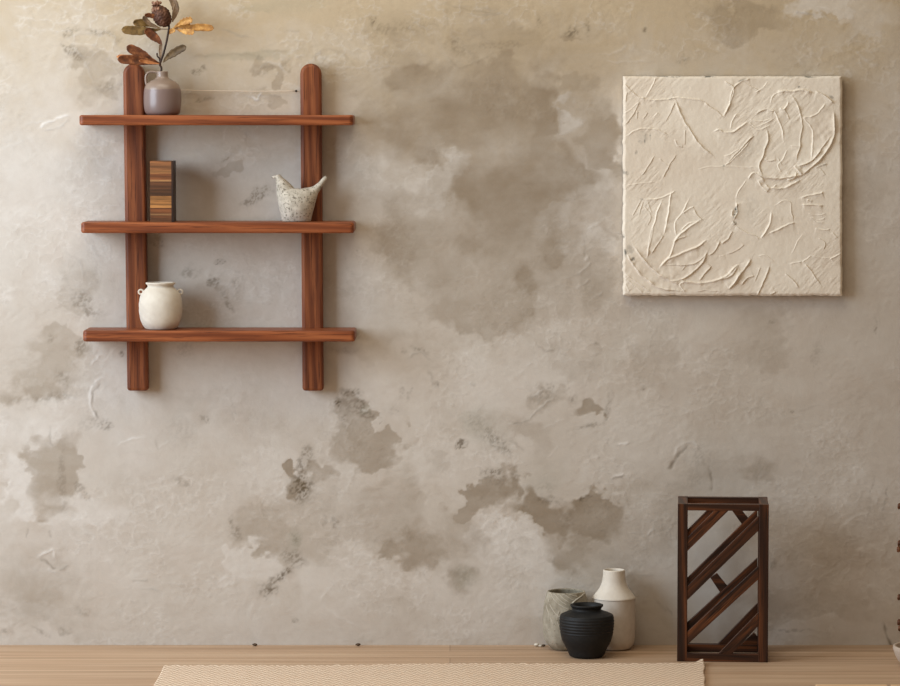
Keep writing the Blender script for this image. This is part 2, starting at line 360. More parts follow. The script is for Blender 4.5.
# fine cracks and trowel ridges : (points, width px, dark, relief mm, light)
LN = [
 ([(104,376),(95,384),(90,398),(92,410),(101,424)],1.3,.0,1.2,.9),([(101,382),(94,392),(92,404)],1.0,.45,-.6,0),([(93,408),(100,421)],1.3,.45,-.6,0),
 ([(37,558),(45,553),(53,550),(56,562)],1.2,.0,1.4,.8),([(39,559),(44,560),(51,566),(57,569)],1.2,.7,-.8,0),([(58,571),(70,565)],1.2,.3,1,0.2),([(48,570),(56,574)],1.3,.2,1,.8),
 ([(669,471),(671,466),(676,458),(683,450),(690,444)],1.6,.75,-1.4,0),([(672,458),(680,447),(692,441),(698,448)],1.2,.1,1.2,.5),([(709,465),(712,480),(711,492)],1.5,.45,-1,0),
 ([(38,128),(52,121),(72,114)],1.4,.0,1.2,.9),([(42,131),(60,127),(70,118)],1.1,.25,.9,.4),([(25,124),(50,120)],1,.1,.6,.4),([(0,150),(30,138)],1,.1,.4,.3),
 ([(104,362),(112,352),(118,346)],1.0,.0,.9,.5),([(90,366),(100,356),(110,352)],1.0,.0,.9,.5),([(116,446),(128,440),(144,437)],1.2,0,.7,.6),([(156,440),(158,450)],1,.4,-.5,0),([(158,448),(170,440)],1,.0,.7,.5),
 ([(50,425),(50,440),(53,447)],1,.35,-.4,0),([(27,528),(27,538)],1,.35,-.5,0),([(50,530),(51,538)],1,.4,-.5,0),([(82,534),(94,534)],1,.2,.5,.3),
 ([(130,581),(150,580)],1,.3,.4,.1),([(140,589),(160,590)],1.2,.3,.5,.3),([(134,584),(146,582)],1,.1,.4,.3),([(192,570),(205,562)],1,.1,.5,.3),
 ([(536,345),(545,350),(556,349)],1.2,.35,.9,.2),([(522,423),(535,414),(552,398)],1.2,.35,.9,.3),([(512,424),(524,423)],1.3,.5,-.8,0),([(530,400),(545,388)],1,.3,.7,.4),([(536,405),(552,392)],1,.35,.7,.4),([(540,408),(556,396)],1,.2,.7,.5),
 ([(506,438),(526,451)],1.2,.35,.6,.1),([(488,437),(495,447),(503,447)],1.1,.6,-.8,0),([(486,438),(492,434),(497,438),(494,446)],1,.5,.8,.4),([(490,452),(500,448)],1,.2,.6,.5),([(476,412),(484,404)],1,.2,.5,.3),([(520,374),(534,360)],1,.1,.5,.4),
 ([(506,424),(524,425)],1,0,.6,.5),([(540,430),(566,418)],1,0,.5,.3),([(548,458),(560,445)],1,.1,.5,.3),([(610,480),(618,477),(624,476)],1.3,.45,.8,.2),([(612,476),(624,474)],1,.0,.8,.7),([(616,467),(620,464)],1,.3,.5,0),([(618,444),(630,443)],1.1,0,.9,.9),([(646,536),(655,528)],1.2,.1,.9,.7),([(508,544),(515,538)],1.2,.35,-.5,0),([(668,400),(680,388)],1,.1,.4,.2),
 ([(470,383),(475,385)],1.6,.4,1,.6),([(553,360),(570,361)],1,.1,.5,.3),([(428,370),(433,382),(435,388)],1.2,.35,-.6,0),([(408,358),(420,352),(431,362)],1.3,.3,.8,.2),
 ([(560,178),(580,199)],1,.0,.4,.3),([(565,200),(576,198)],1.1,.2,.6,.4),([(584,238),(585,258)],1.2,.35,-.8,.0),([(584,262),(590,256)],1.2,0,1,.8),([(578,275),(592,262)],1.2,.1,.8,.5),([(575,290),(592,278)],1,.1,.8,.5),([(562,280),(588,268)],1,.1,.7,.4),([(590,300),(604,292)],1,.1,.7,.5),([(598,224),(612,214)],1,.0,.6,.5),([(586,230),(604,218)],1,.1,.6,.4),
 ([(445,3),(460,8),(480,12),(505,14)],1.2,.35,.5,.1),([(462,14),(490,15),(505,13)],1,.3,.4,.2),([(447,5),(475,7),(500,11)],1,.2,.4,.2),([(478,25),(492,16)],1,.2,.4,.2),([(445,55),(455,65),(464,67),(480,60),(500,50)],1.3,.22,.6,.1),([(478,33),(498,48)],1,.15,.4,0),
 ([(220,28),(236,34),(252,37)],1.3,.3,.5,.2),([(262,51),(290,51)],1.2,.25,.3,0),([(285,31),(300,31)],1.5,.25,.3,0),([(190,57),(215,55),(240,54),(262,57)],1.5,.22,.4,0),
 ([(258,68),(270,62),(285,68)],1,.2,.8,.4),([(278,60),(284,70),(290,76)],1,.25,.9,.4),([(250,94),(256,100),(262,92)],1.2,.2,1,.8),([(240,90),(252,98),(262,100)],1,.2,.9,.4),([(200,102),(212,96)],1,.25,.6,.2),([(320,50),(330,48),(345,55),(358,68)],1.5,.2,.5,.1),([(312,60),(322,48)],1.5,.2,.5,.1),
 ([(668,340),(676,336)],1,.1,.5,.2),([(796,412),(820,404)],1,.15,.3,.0),([(690,390),(720,384)],1,.1,.4,.2),([(655,405),(672,408)],1,.15,.4,.1),([(878,300),(879,340)],1,.1,.2,0),
 ([(794,10),(806,14),(818,13)],1.3,.3,1.2,.3),([(818,10),(826,18),(840,22)],1.2,.15,1,.3),([(855,50),(868,62),(880,66)],1.2,.1,.5,.3),([(604,60),(620,62),(650,60)],1.2,.0,.5,.3),([(600,55),(618,52),(628,44)],1.2,.0,.5,.3),
 ([(840,532),(850,520),(865,514),(880,520)],1.6,0,.9,.3),([(665,605),(672,615)],1,.3,.4,0),([(655,600),(668,612)],1,.2,.4,0),([(640,575),(655,576)],1,.15,.4,.2),
 ([(322,606),(340,617),(360,626)],1.3,0,.4,.35),([(320,600),(332,585)],1.2,0,.4,.3),([(255,205),(268,185)],1,.3,.5,.1),([(200,160),(215,178)],1,.1,.5,.2),([(65,40),(80,33),(98,34),(112,40),(122,52)],1.5,.15,.9,.2),([(72,46),(84,60),(94,84)],1.3,.1,.9,.3),([(90,86),(105,90),(120,82)],1.4,.25,.9,.2),
 ([(62,250),(80,262),(84,280)],1,.2,.5,.3),([(76,232),(92,248),(100,262)],1,.15,.6,.4),([(80,290),(100,300)],1,.2,.6,.4),([(400,190),(430,205),(440,200)],1,.1,.5,.3),([(432,165),(428,190),(444,196)],1.1,.1,.5,.3),
 ([(883,622),(886,632),(889,640),(892,648)],1.2,.75,-.6,0),
]
H = np.zeros_like(PX)
for pts, w, dk, h, lt in LN:
    pts = smooth_pts(pts); ax = np.array(pts)
    x0, x1, y0, y1 = ax[:, 0].min()-8, ax[:, 0].max()+8, ax[:, 1].min()-8, ax[:, 1].max()+8
    rr = np.where((PY[:, PX.shape[1]//2] >= y0-4) & (PY[:, PX.shape[1]//2] <= y1+4))[0]
    cc = np.where((PX[0] >= x0-12) & (PX[0] <= x1+12))[0]
    if not len(rr) or not len(cc): continue
    sl = (slice(rr[0], rr[-1]+1), slice(cc[0], cc[-1]+1))
    X = PX[sl]+1.2*(vn(PX[sl]/4, PY[sl]/4, 77)-.5)*2; Y = PY[sl]+1.2*(vn(PX[sl]/4, PY[sl]/4, 79)-.5)*2
    d, sd, t = seg_field(X, Y, pts)
    brk = .35+.65*vn(PX[sl]/5, PY[sl]/5, 83)
    fall = np.exp(-(d/w)**2)*brk*np.clip(np.sin(np.clip(t, .03, .97)*math.pi)*2, 0, 1)
    K[sl] = np.maximum(K[sl], dk*fall); L[sl] = np.clip(L[sl]+lt*fall, 0, 1)
    H[sl] += h*.001*fall
roughz = .2+1.05*sstep(.48, .62, fbm(PX/44, PY/36, 99, 3))
# plaster relief in metres: broad trowel swells, patch edges, drag marks
H += .0040*(fbm(PX/90, PY/80, 91, 3)-.5) + .0010*(fbm(PX/18, PY/12, 95, 4)-.5) + .0009*roughz*(fbm(PX/5+PY/11, PY/4, 97, 3)-.5)
H += -.0010*D + .0007*L + .0006*drag + .0004*vz*vein - .0004*vz*vein2
fade = sstep(-78, -12, PX)*sstep(978, 912, PX)*sstep(-62, -8, PY)     # calm, evenly trowelled wall beyond the worked area
D, L, K, G, H = D*fade, L*fade, K*fade, G*fade, H*fade
LAY = np.stack([D, L, K, G], -1)
co3 = np.stack([GX, -H, GZ], -1)
me = grid_mesh('wall_back', co3[:, :, :], len(xs), len(zs)); set_color(me, 'layers', LAY)
wall = link('wall_back', me, PLASTER); wall['kind'] = 'structure'
# green oxide tint through alpha of the layer attribute
nt = PLASTER.node_tree; b = nt.nodes['Principled BSDF']; src = b.inputs['Base Color'].links[0].from_socket
at = [n for n in nt.nodes if n.type == 'ATTRIBUTE'][0]
mx = nt.nodes.new('ShaderNodeMix'); mx.data_type = 'RGBA'; ml = nt.nodes.new('ShaderNodeMath'); ml.operation = 'MULTIPLY'; ml.inputs[1].default_value = .55
nt.links.new(at.outputs['Alpha'], ml.inputs[0]); nt.links.new(ml.outputs[0], mx.inputs[0]); nt.links.new(src, mx.inputs[6]); mx.inputs[7].default_value = lin((140, 138, 118)); nt.links.new(mx.outputs[2], b.inputs['Base Color'])

# ================================================================== FLOOR
def floor_mat():
    m = MT('oak floor boards', .5, .3)
    v = m.obj((.7, 26, 1)); n1 = m.noise(v, 1.2, 4, .6, .2)
    v2 = m.obj((1.4, 90, 1)); n2 = m.noise(v2, 1.0, 3, .6)
    br = m.new('ShaderNodeTexBrick'); m.l.new(m.obj(), br.inputs['Vector'])
    br.offset = .37; br.inputs['Scale'].default_value = 1; br.inputs['Brick Width'].default_value = 7.3; br.inputs['Row Height'].default_value = .12
    br.inputs['Mortar Size'].default_value = .0015; br.inputs['Color1'].default_value = (.2, .2, .2, 1); br.inputs['Color2'].default_value = (.8, .8, .8, 1); br.inputs['Mortar'].default_value = (0, 0, 0, 1)
    f = m.math('ADD', m.math('MULTIPLY', n1, .75), m.math('MULTIPLY', n2, .25))
    c = m.ramp(f, [(.30, (152, 120, 92)), (.46, (180, 148, 118)), (.60, (198, 168, 138)), (.75, (208, 180, 150))])
    c = m.mix(.16, c, br.outputs['Color'], 'OVERLAY')
    c = m.mix(m.math('MULTIPLY', br.outputs['Fac'], .25), c, lin((92, 66, 46)))
    m.col(c); m.bump(n2, .1, .001); return m.m
bm = bmesh.new(); q = [bm.verts.new(p) for p in ((-5, -9, 0), (5, -9, 0), (5, .02, 0), (-5, .02, 0))]; bm.faces.new(q)
fl = from_bm('floor', bm, floor_mat()); fl['kind'] = 'structure'

# ================================================================== SHELVING UNIT
SD = .16                                   # board depth
sx0, sz0 = P(218, 391, 0)
unit = thing('shelving_unit', 'reddish-brown wooden wall shelving unit with two round-topped uprights and three boards', 'shelf', (sx0, 0, sz0))
def upright(cx_t, cx_b, hw, yt, yb):
    Yf = -.050
    (xt, zt), (xb, zb) = P(cx_t, yt, Yf), P(cx_b, yb, Yf)
    w = hw*mpp(Yf); R = w; pts = []
    pts += [(xb-w, zb), (xb+w, zb)]
    n = 20; zc = zt-R
    f = (zc-zb)/(zt-zb); xc = xb+(xt-xb)*f
    for k in range(n+1):
        a = math.pi*k/n; pts.append((xc+R*math.cos(a), zc+R*math.sin(a)))
    o = from_bm('upright', prism(pts, Yf, -.0055), teak_v); bevel_mod(o, .009, 3); return o
up1 = upright(133.3, 137.6, 10.6, 63.5, 391); up2 = upright(310.6, 312.9, 10.6, 63.5, 391)
parts = [up1, up2]
board_top = []
for (xl, xr, yt, yb) in ((78.9, 353.4, 115.0, 125.3), (80.6, 354.2, 222.3, 233.2), (82.6, 355.1, 330.6, 341.8)):
    X0, ZT = P(xl, yt, -SD); X1, ZB = P(xr, yb, -SD)
    r = .013; pts = [(X0, -.004), (X0, -SD+r)]
    for k in range(1, 7): a = math.pi+math.pi/2*k/6; pts.append((X0+r+r*math.cos(a), -SD+r+r*math.sin(a)))
    for k in range(0, 7): a = 1.5*math.pi+math.pi/2*k/6; pts.append((X1-r+r*math.cos(a), -SD+r+r*math.sin(a)))
    pts.append((X1, -.004))
    o = from_bm('shelf_board', prism_z(pts, ZB, ZT), teak_h); bevel_mod(o, .006, 3); parts.append(o); board_top.append(ZT)
adopt(unit, parts)
Z1, Z2, Z3 = board_top

# ================================================================== CERAMICS
def ceramic(name, c1, c2, rough=.6, spec=.35, scale=30, bump=.15, dist=.002, speck=None, coat=0):
    m = MT(name, rough, spec); v = m.obj(); n = m.noise(v, scale, 5, .6)
    c = m.mix(m.rng(n, .35, .65), lin(c1), lin(c2))
    if speck:
        c = m.mix(m.rng(m.noise(v, scale*3, 4, .7), speck[1], speck[1]+.08), c, lin(speck[0]))
    m.col(c); m.bump(n, bump, dist); m.b.inputs['Coat Weight'].default_value = coat; m.b.inputs['Coat Roughness'].default_value = .15
    return m
def pot(name, cxp, Y, base_z, ypx_base, prof, mat, wall_t=1.6, depth=None, fn=None, n=70, seg=96, parent_loc=None, sm=True):
    """prof: [(radius px, y px)] from foot to rim; built standing at its own base"""
    k = mpp(Y); X = P(cxp, ypx_base, Y)[0]
    outer = [(r*k, (ypx_base-y)*k) for r, y in prof]
    op = resample(outer, n); rim_r, rim_z = outer[-1]
    inner = []
    rev = outer[::-1]
    for r, z in rev:
        inner.append((max(r-wall_t*k, .002), z-.0008 if (r, z) == rev[0] else z))
        if depth and rim_z-z > depth*k: break
    inner[-1] = (inner[-1][0], max(inner[-1][1], 2*k))
    full = op + [((rim_r+inner[0][0])/2, rim_z+.35*k)] + resample(inner, 24)
    bm = lathe(full, seg, fn)
    o = from_bm(name, bm, mat, None, sm); o.location = (X, Y, base_z); return o

# --- pitcher
m = ceramic('mauve glazed stoneware', (150, 132, 124), (164, 146, 138), .36, .45, 60, .05, .001, coat=.2)
tc = m.new('ShaderNodeTexCoord'); sp = m.new('ShaderNodeSeparateXYZ'); m.l.new(tc.outputs['Object'], sp.inputs[0])
wv = m.noise(m.obj(), 24, 2, .5)
hh = m.math('ADD', sp.outputs[2], m.math('MULTIPLY', wv, .012))
cc = m.mix(m.rng(hh, .0815, .0845), lin((124, 104, 97)), lin((140, 120, 106)))
cc = m.mix(m.rng(hh, .086, .0895, 0, 1), cc, cc); m.col(cc)
YV = -.085
pk = mpp(YV)
pl = pot('bottle', 162.6, YV, 0, 113.6, [(14.5,113.6),(17.2,111),(18.6,104),(18.7,94),(18.0,87.4),(16,83),(12,79.8),(8,78),(6.0,76),(5.7,73),(5.9,70.4)], m.m, 1.3, None)
X = pl.location.x; pl.location = (0, 0, 0); pl.name = 'body'
pit = thing('pitcher', 'small mauve-grey glazed ceramic jug with loop handle on the top shelf, holding a dried flower', 'vase', (X, YV, Z1))
pl.parent = pit
hp = [(-5.2,0,113.6-71.2),(-9.5,0,113.6-70.6),(-14,0,113.6-71.5),(-16.3,0,113.6-75),(-16.4,0,113.6-80),(-15.2,0,113.6-85)]
bm = tube(smooth_pts([(a*pk, b, c*pk) for a, b, c in hp], 5), 1.25*pk, 12, True, 1.5)
h = from_bm('handle', bm, m.m, pit, True)

# --- white jar with ring handles
mj = ceramic('chalky cream ceramic', (204, 193, 177), (216, 206, 190), .8, .25, 22, .5, .004)
YJ = -.095; jk = mpp(YJ)
jar = pot('body', 160.8, YJ, 0, 329.6, [(12.5,329.6),(15.5,328.4),(19.2,323),(21.3,315),(21.9,307),(21.2,299.5),(19,293.5),(15.2,289.3),(13,287.2),(13.2,285.4),(14.6,284),(14.6,282.8)], mj.m, 2.2, None, n=90,
          fn=lambda r, z, a: (r*(1+.012*math.sin(a*7+z*160)*math.sin(z*120+a*3)), z))
X = jar.location.x; jar.location = (0, 0, 0)
jt = thing('jar', 'cream white ceramic jar with two tiny ring handles on the bottom shelf', 'vase', (X, YJ, Z3)); jar.parent = jt
for s in (-1, 1):
    pts = []
    for k in range(17):
        a = 2*math.pi*k/16; pts.append((s*(19.6*jk)+2.3*jk*math.cos(a), 0, (329.6-292.2)*jk+2.3*jk*math.sin(a)))
    from_bm('ring_handle', tube(pts, .95*jk, 8, False), mj.m, jt, True)

# --- laminated wooden block
YB = -.045
k = mpp(-.145)
X0 = P(150.3, 221, -.145)[0]; X1 = P(173.2, 221, -.145)[0]; ZT = Z2+61*k
bt = thing('wooden_block', 'upright wooden block of striped light and dark brown strips on the middle shelf', 'ornament', ((X0+X1)/2, -.095, Z2))
edge = from_bm('edge_panel', box(X1-.005, X1+.0005, -.1452, -.045, Z2, ZT+.0002), wood('dark walnut edge', 2, (34, 20, 14), (54, 34, 24), (74, 48, 32)))
bp = [edge]
tones = [((140,92,56),9),((158,108,64),4),((126,76,44),6),((166,120,76),1.8),((98,62,38),8),((78,50,30),7),((156,106,58),9),((176,122,68),3),((120,72,40),6),((168,122,78),1.6),((100,62,36),7)]
tot = sum(t[1] for t in tones); z = ZT
for c, hgt in tones:
    z2 = z-hgt/tot*(ZT-Z2)
    w = wood('strip '+str(len(bp)), 0, tuple(int(v*.72) for v in c), c, tuple(min(255, int(v*1.16)) for v in c), gs=1.5)
    bp.append(from_bm('strip', box(X0, X1-.005, -.145, -.045, z2+.0001, z), w)); z = z2
adopt(bt, bp)

# --- bird
YR = -.085; k = mpp(YR)
bx, _ = P(297, 221, YR)
def bpnt(x, y, dy=0): return ((x-297)*k, dy, (221.3-y)*k)
bm = bmesh.new()
def loft(secs, seg=28):
    rings = []
    for (xa, xb, y, dep, slope) in secs:      # left x, right x, row, half depth px, tilt
        c = (xa+xb)/2; h = (xb-xa)/2; ring = []
        for q in range(seg):
            a = 2*math.pi*q/seg
            ring.append(bm.verts.new(bpnt(c+h*math.cos(a), y+slope*math.cos(a), dep*k*math.sin(a))))
        rings.append(ring)
    for i in range(len(rings)-1):
        for q in range(seg): bm.faces.new((rings[i][q], rings[i][(q+1) % seg], rings[i+1][(q+1) % seg], rings[i+1][q]))
    bm.faces.new(rings[0][::-1]); bm.faces.new(rings[-1])
loft([(282.4,311,221.3,10,0),(281,312,216,12.5,0),(279.3,314,209,14.5,0),(277.8,315.8,202,15,0),(276.8,317.4,196,14,0),(276.4,318.6,191.5,11,0),(276.5,318,188.6,7.5,1.0)])
def limb(pts):                                # (x,y,half width px, half depth px)
    seg = 16; rings = []; n = len(pts)
    for i, (x, y, hw, hd) in enumerate(pts):
        x0, y0 = pts[max(i-1, 0)][:2]; x1, y1 = pts[min(i+1, n-1)][:2]
        L_ = math.hypot(x1-x0, y1-y0); nx, ny = -(y1-y0)/L_, (x1-x0)/L_
        rings.append([bm.verts.new(bpnt(x+nx*hw*math.cos(2*math.pi*q/seg), y+ny*hw*math.cos(2*math.pi*q/seg), hd*k*math.sin(2*math.pi*q/seg))) for q in range(seg)])
    for i in range(n-1):
        for q in range(seg): bm.faces.new((rings[i][q], rings[i][(q+1) % seg], rings[i+1][(q+1) % seg], rings[i+1][q]))
    bm.faces.new(rings[0][::-1]); bm.faces.new(rings[-1])
limb([(288,197,10,11),(285,190,9,9),(282,184,6.4,6.5),(279.6,179.5,4.2,4.4),(278.6,176.6,2.9,3.2),(278.2,174.6,1.6,1.8)])
limb([(281,178,2.8,2.8),(277,177,2.4,2.4),(273.5,177.2,1.4,1.4),(271.4,177.8,.6,.6)])
limb([(296,196,6,10),(304,194,6,10),(311,192.5,5.6,7.5),(316,189.5,4.3,5),(320,185,3,3.4),(323.4,180.6,2.5,2.7),(325.6,177.8,2.2,2.2),(326.8,176.4,1.1,1.1)])
mb = ceramic('mottled white stoneware', (176, 166, 150), (204, 194, 178), .85, .2, 45, .5, .003, speck=((116, 108, 94), .535))
bird = from_bm('bird_ornament', bm, mb.m, None, True); bird.location = (bx, YR, Z2+.0005)
rm = bird.modifiers.new('remesh', 'REMESH'); rm.mode = 'VOXEL'; rm.voxel_size = .0016; rm.use_smooth_shade = True
sm = bird.modifiers.new('smooth', 'SMOOTH'); sm.factor = .6; sm.iterations = 8
tag(bird, 'white mottled ceramic bird with raised tail on the middle shelf', 'ornament')

# ================================================================== DRIED FLOWER
YF = YV; fk = mpp(YF); fx, fz = P(162.6, 68, YF)
fl_ = thing('dried_flower', 'dried brown banksia stem with leathery golden leaves standing in the mauve-grey jug', 'dried flower', (fx, YF, Z1+.07))
def leafmat(name, c1, c2, c3):
    m = MT(name, .6, .3); v = m.obj(rand=True); n = m.noise(v, 60, 4, .6)
    c = m.ramp(n, [(.3, c1), (.52, c2), (.7, c3)]); m.col(c); m.bump(n, .4, .002); return m.m
LB = leafmat('dry brown leaf', (74, 40, 22), (110, 62, 34), (160, 100, 58))
LO = leafmat('dry olive leaf', (82, 62, 32), (118, 90, 48), (146, 116, 66))
LG = leafmat('dry golden leaf', (128, 84, 40), (178, 126, 62), (212, 164, 92))
LR = leafmat('dry orange leaf', (150, 90, 50), (190, 124, 76), (206, 144, 92))
LT = leafmat('dry taupe leaf', (96, 76, 56), (124, 100, 76), (150, 124, 98))
LT2 = leafmat('dry dark olive leaf', (62, 46, 28), (96, 76, 50), (130, 106, 74))
def leaf(pts, wmax, mat, d0=0.0, d1=0.0, curl=.2, tip=.74, wav=.05):
    """pts: pixel polyline from stalk to tip, oblong blade, folded along the midrib"""
    p = smooth_pts([tuple(q) for q in pts], 6) if len(pts) > 2 else [tuple(np.array(pts[0])+(np.array(pts[1])-np.array(pts[0]))*t/10.) for t in range(11)]
    n = len(p); bm = bmesh.new(); rows = []
    for i, (x, y) in enumerate(p):
        t = i/(n-1); x0, y0 = p[max(i-1, 0)]; x1, y1 = p[min(i+1, n-1)]
        L_ = math.hypot(x1-x0, y1-y0)+1e-6; nx, ny = -(y1-y0)/L_, (x1-x0)/L_
        w = wmax/2*1.12*max(.06, (min(1, t/.5)**.9)*math.sqrt(max(0, 1-max(0, (t-tip)/(1-tip))**2)))*(1+wav*math.sin(i*2.1))
        X, Z = P(x, y, YF); dep = d0+(d1-d0)*t+.004*math.sin(t*3.1)
        row = []
        for j in range(-3, 4):
            u = j/3; xx = X+nx*u*w*fk; zz = Z-ny*u*w*fk
            row.append(bm.verts.new((xx, YF+dep-curl*abs(u)**1.5*w*fk*1.6, zz)))
        rows.append(row)
    for i in range(n-1):
        for j in range(6): bm.faces.new((rows[i][j], rows[i][j+1], rows[i+1][j+1], rows[i+1][j]))
    o = from_bm('leaf', bm, mat, None, True); s = o.modifiers.new('thick', 'SOLIDIFY'); s.thickness = .0011; s.offset = 0
    return o
def p3(l, d=0): return [(P(x, y, YF)[0], YF+(q[0] if q else d), P(x, y, YF)[1]) for x, y, *q in l]
fp = [
 leaf([(160,63.5),(150,60),(139,53),(127,46.5)], 8.6, LB, 0, -.01),
 leaf([(161,63.5),(148,60.5),(132,58),(116,56.5)], 5, LR, 0, .012),
 leaf([(160,64),(147,61.6),(134,60),(118.5,59.5)], 8.4, LB, -.005, -.03),
 leaf([(160,64),(150,62.5),(140,60.8)], 3, LR, -.01, -.03),
 leaf([(163,62.5),(168,57),(177,51),(186.5,46.5)], 6.8, LT2, 0, -.015, wav=.07),
 leaf([(162.2,45.5),(158,40),(151,34),(146.5,28.5)], 7.6, LB, 0, -.01),
 leaf([(161,29.5),(148,30.5),(135,30.5),(121.5,29.5)], 8.0, LO, 0, .0),
 leaf([(161,28.5),(150,24.5),(143,22.8),(134,23.2)], 6.4, LO, -.01, -.03),
 leaf([(160,29),(152,25),(147,20.5),(144.5,16.5)], 4.0, LT, -.02, -.035),
 leaf([(162,23),(157,18),(150,15.5),(145.5,16.5)], 4.0, LB, -.01, -.03),
 leaf([(176,27),(190,27.6),(202,27.4),(214,28.5)], 6.4, LG, 0, -.01),
 leaf([(174,28),(181,23),(187,21),(193,19.5)], 6, LG, 0, -.02, wav=.2),
 leaf([(175,28.5),(183,31.2),(189,32),(195,32.6)], 5, LG, 0, -.03, wav=.2),
 leaf([(173,29),(178,25.6),(184,25.0),(190,26.6)], 6, LG, 0, .02, wav=.2),
 leaf([(168.6,34.5),(171,31.5),(175.6,29.5)], 4, LG, 0, -.01, wav=.2),
 leaf([(172.6,21),(175,13),(174.4,5),(168.6,-7)], 6.4, LT, .012, .02),
 leaf([(160.8,62),(160.4,52),(160.8,44)], 3, LT, 0, -.004),
]
STM = leafmat('dark dry stem', (36, 24, 18), (56, 38, 28), (84, 58, 42))
fp.append(from_bm('stem', tube(smooth_pts(p3([(161.4,100),(161,76),(161.4,68),(160,64),(163.4,54),(166,44),(168,34),(169,26),(166,20)]), 5), 1.05*fk, 10), STM, None, True))
fp.append(from_bm('twig', tube(smooth_pts(p3([(160.6,66),(159.5,59),(157.3,56),(157,53)]), 4), .8*fk, 8), STM, None, True))
fp.append(from_bm('twig', tube(smooth_pts(p3([(160,29),(168,29.2),(178,28)]), 4), .45*fk, 8), LT, None, True))
fp.append(from_bm('twig', tube(smooth_pts(p3([(172.5,22),(173,12),(175,4)]), 4), .8*fk, 8), LT, None, True))
# seed cone
bm = bmesh.new(); bmesh.ops.create_icosphere(bm, subdivisions=5, radius=1)
cxx, czz = P(161.3, 15.6, YF); an = math.radians(34)
for v in bm.verts:
    u = v.co.normalized(); n_ = float(fbm(np.array(u.x*6+9), np.array(u.z*6+u.y*5), 3, 3))
    gd = math.sin(u.z*26+1.4*math.sin(math.atan2(u.y, u.x)*8))*.04
    s = 1+.22*(n_-.5)+gd
    tp = 1.0-.18*max(0, u.z)
    x, y, z = u.x*8.8*s*tp, u.y*8.8*s*tp, u.z*12.2*s
    x, z = x*math.cos(an)-z*math.sin(an), x*math.sin(an)+z*math.cos(an)
    v.co = (cxx+(x)*fk, YF+y*fk, czz+z*fk)
CONE = leafmat('dark brown seed cone', (54, 32, 22), (84, 52, 36), (126, 88, 64))
fp.append(from_bm('flower_head', bm, CONE, None, True))
rr_ = random.Random(2)
bm = bmesh.new()
for i in range(26):
    x0, y0 = 156.5+rr_.uniform(-3.6, 4), 7+rr_.uniform(-4.5, 4); X, Z = P(x0, y0, YF)
    g = bmesh.ops.create_icosphere(bm, subdivisions=2, radius=rr_.uniform(1.1, 2.1)*fk, matrix=Matrix.Translation((X, YF-rr_.uniform(.002, .018), Z)) @ Matrix.Diagonal((1, 1, rr_.uniform(.6, 1.5), 1)))
fp.append(from_bm('florets', bm, leafmat('dusty pink florets', (98, 66, 50), (146, 106, 84), (186, 146, 122)), None, True)); ft = fp.pop(); ft.parent = fp[-1]; ft['kind'] = 'stuff'; ft['label'] = 'dusty pinkish tip of the flower head'
adopt(fl_, fp)

# ================================================================== FLOOR VASES
def groundY(py_front, r_px):               # centre depth such that the foot's front edge shows at py_front
    y = F(450, py_front)[1]; return y + r_px*mpp(y)
# grey cup
mc = ceramic('grey stone textured clay', (142, 132, 114), (170, 160, 142), .9, .2, 34, .6, .004, speck=((116, 106, 90), .6))
k = mpp(-.09)
def cupline(l):
    out = []
    for x, y in l:
        zp = 103.6-y/5.277; r = float(np.interp(zp, [0, 9, 15.6, 28.6, 43.6, 52, 60], [13, 20.6, 23, 23.5, 22.6, 21, 19]))
        out.append((-math.pi/2+math.asin(max(-.97, min(.97, (x/5.277-36)/r))), zp))
    return out
cup_lines = [cupline(l) for l in ([(100,222),(118,262),(150,292),(200,318)],[(118,226),(140,258),(172,284),(214,306)],[(142,230),(165,255),(192,275),(222,292)],[(170,232),(192,250),(216,266),(240,274)],
   [(92,240),(100,290),(130,340),(170,370)],[(84,290),(98,350),(120,400)],[(150,330),(140,370),(150,410)],[(205,236),(222,246),(246,254)])]
cup_thick = [cupline(l) for l in ([(288,236),(270,252),(236,272),(208,298)],)]
cup_lines += cup_thick
def cupfn(r, z, a):
    aa = a-2*math.pi if a > math.pi else a; zp = z/k
    if r < .03 and False: return r, z
    h = 0
    if zp > 10 and r > 15*k:
        for ln in CL:
            dx = (ln[:, 0]-aa)*22; dz = ln[:, 1]-zp
            d = np.sqrt((dx*dx+dz*dz).min())
            if d < 3: h = max(h, math.exp(-(d/.8)**2))
    nz = float(fbm(np.array(aa*5+20), np.array(zp/9+4), 8, 3))-.5
    return r+h*.5*k+nz*.8*k*(1 if r > 15*k else .2), z
CL = [np.array(smooth_pts(l, 10)) for l in cup_lines]
cup = pot('grey_vase', 566, -.077, .0008, 650.6, [(12.5,650.6),(15.5,648.8),(20.6,643),(23.0,635),(23.5,622),(22.6,607),(21,599),(19.6,594),(18.9,592)], mc.m, 1.8, 30, fn=cupfn, n=110, seg=200)
tag(cup, 'open grey stone-textured pot with carved wavy lines on the floor behind the black vase', 'vase')
MRL = ceramic('pale slip line', (186, 176, 158), (198, 188, 170), .9)
cr_z = [((650.6-y)*k, r*k) for r, y in [(12.5,650.6),(15.5,648.8),(20.6,643),(23.0,635),(23.5,622),(22.6,607),(21,599),(19.6,594),(18.9,592)]]
lines = []
for ln in cup_lines:
    pts = []
    for a_, z_ in smooth_pts(ln, 8):
        z_ = min(z_, 57.5); rr = float(np.interp(z_*k, [q[0] for q in cr_z], [q[1] for q in cr_z]))+.25*k
        pts.append((rr*math.cos(a_), rr*math.sin(a_), z_*k))
    lines.append(from_bm('raised_line', tube(pts, (.75 if ln in cup_thick else .42)*k, 6), MRL.m, cup, True))
    lines[-1]['label'] = 'pale raised line curving over the clay'
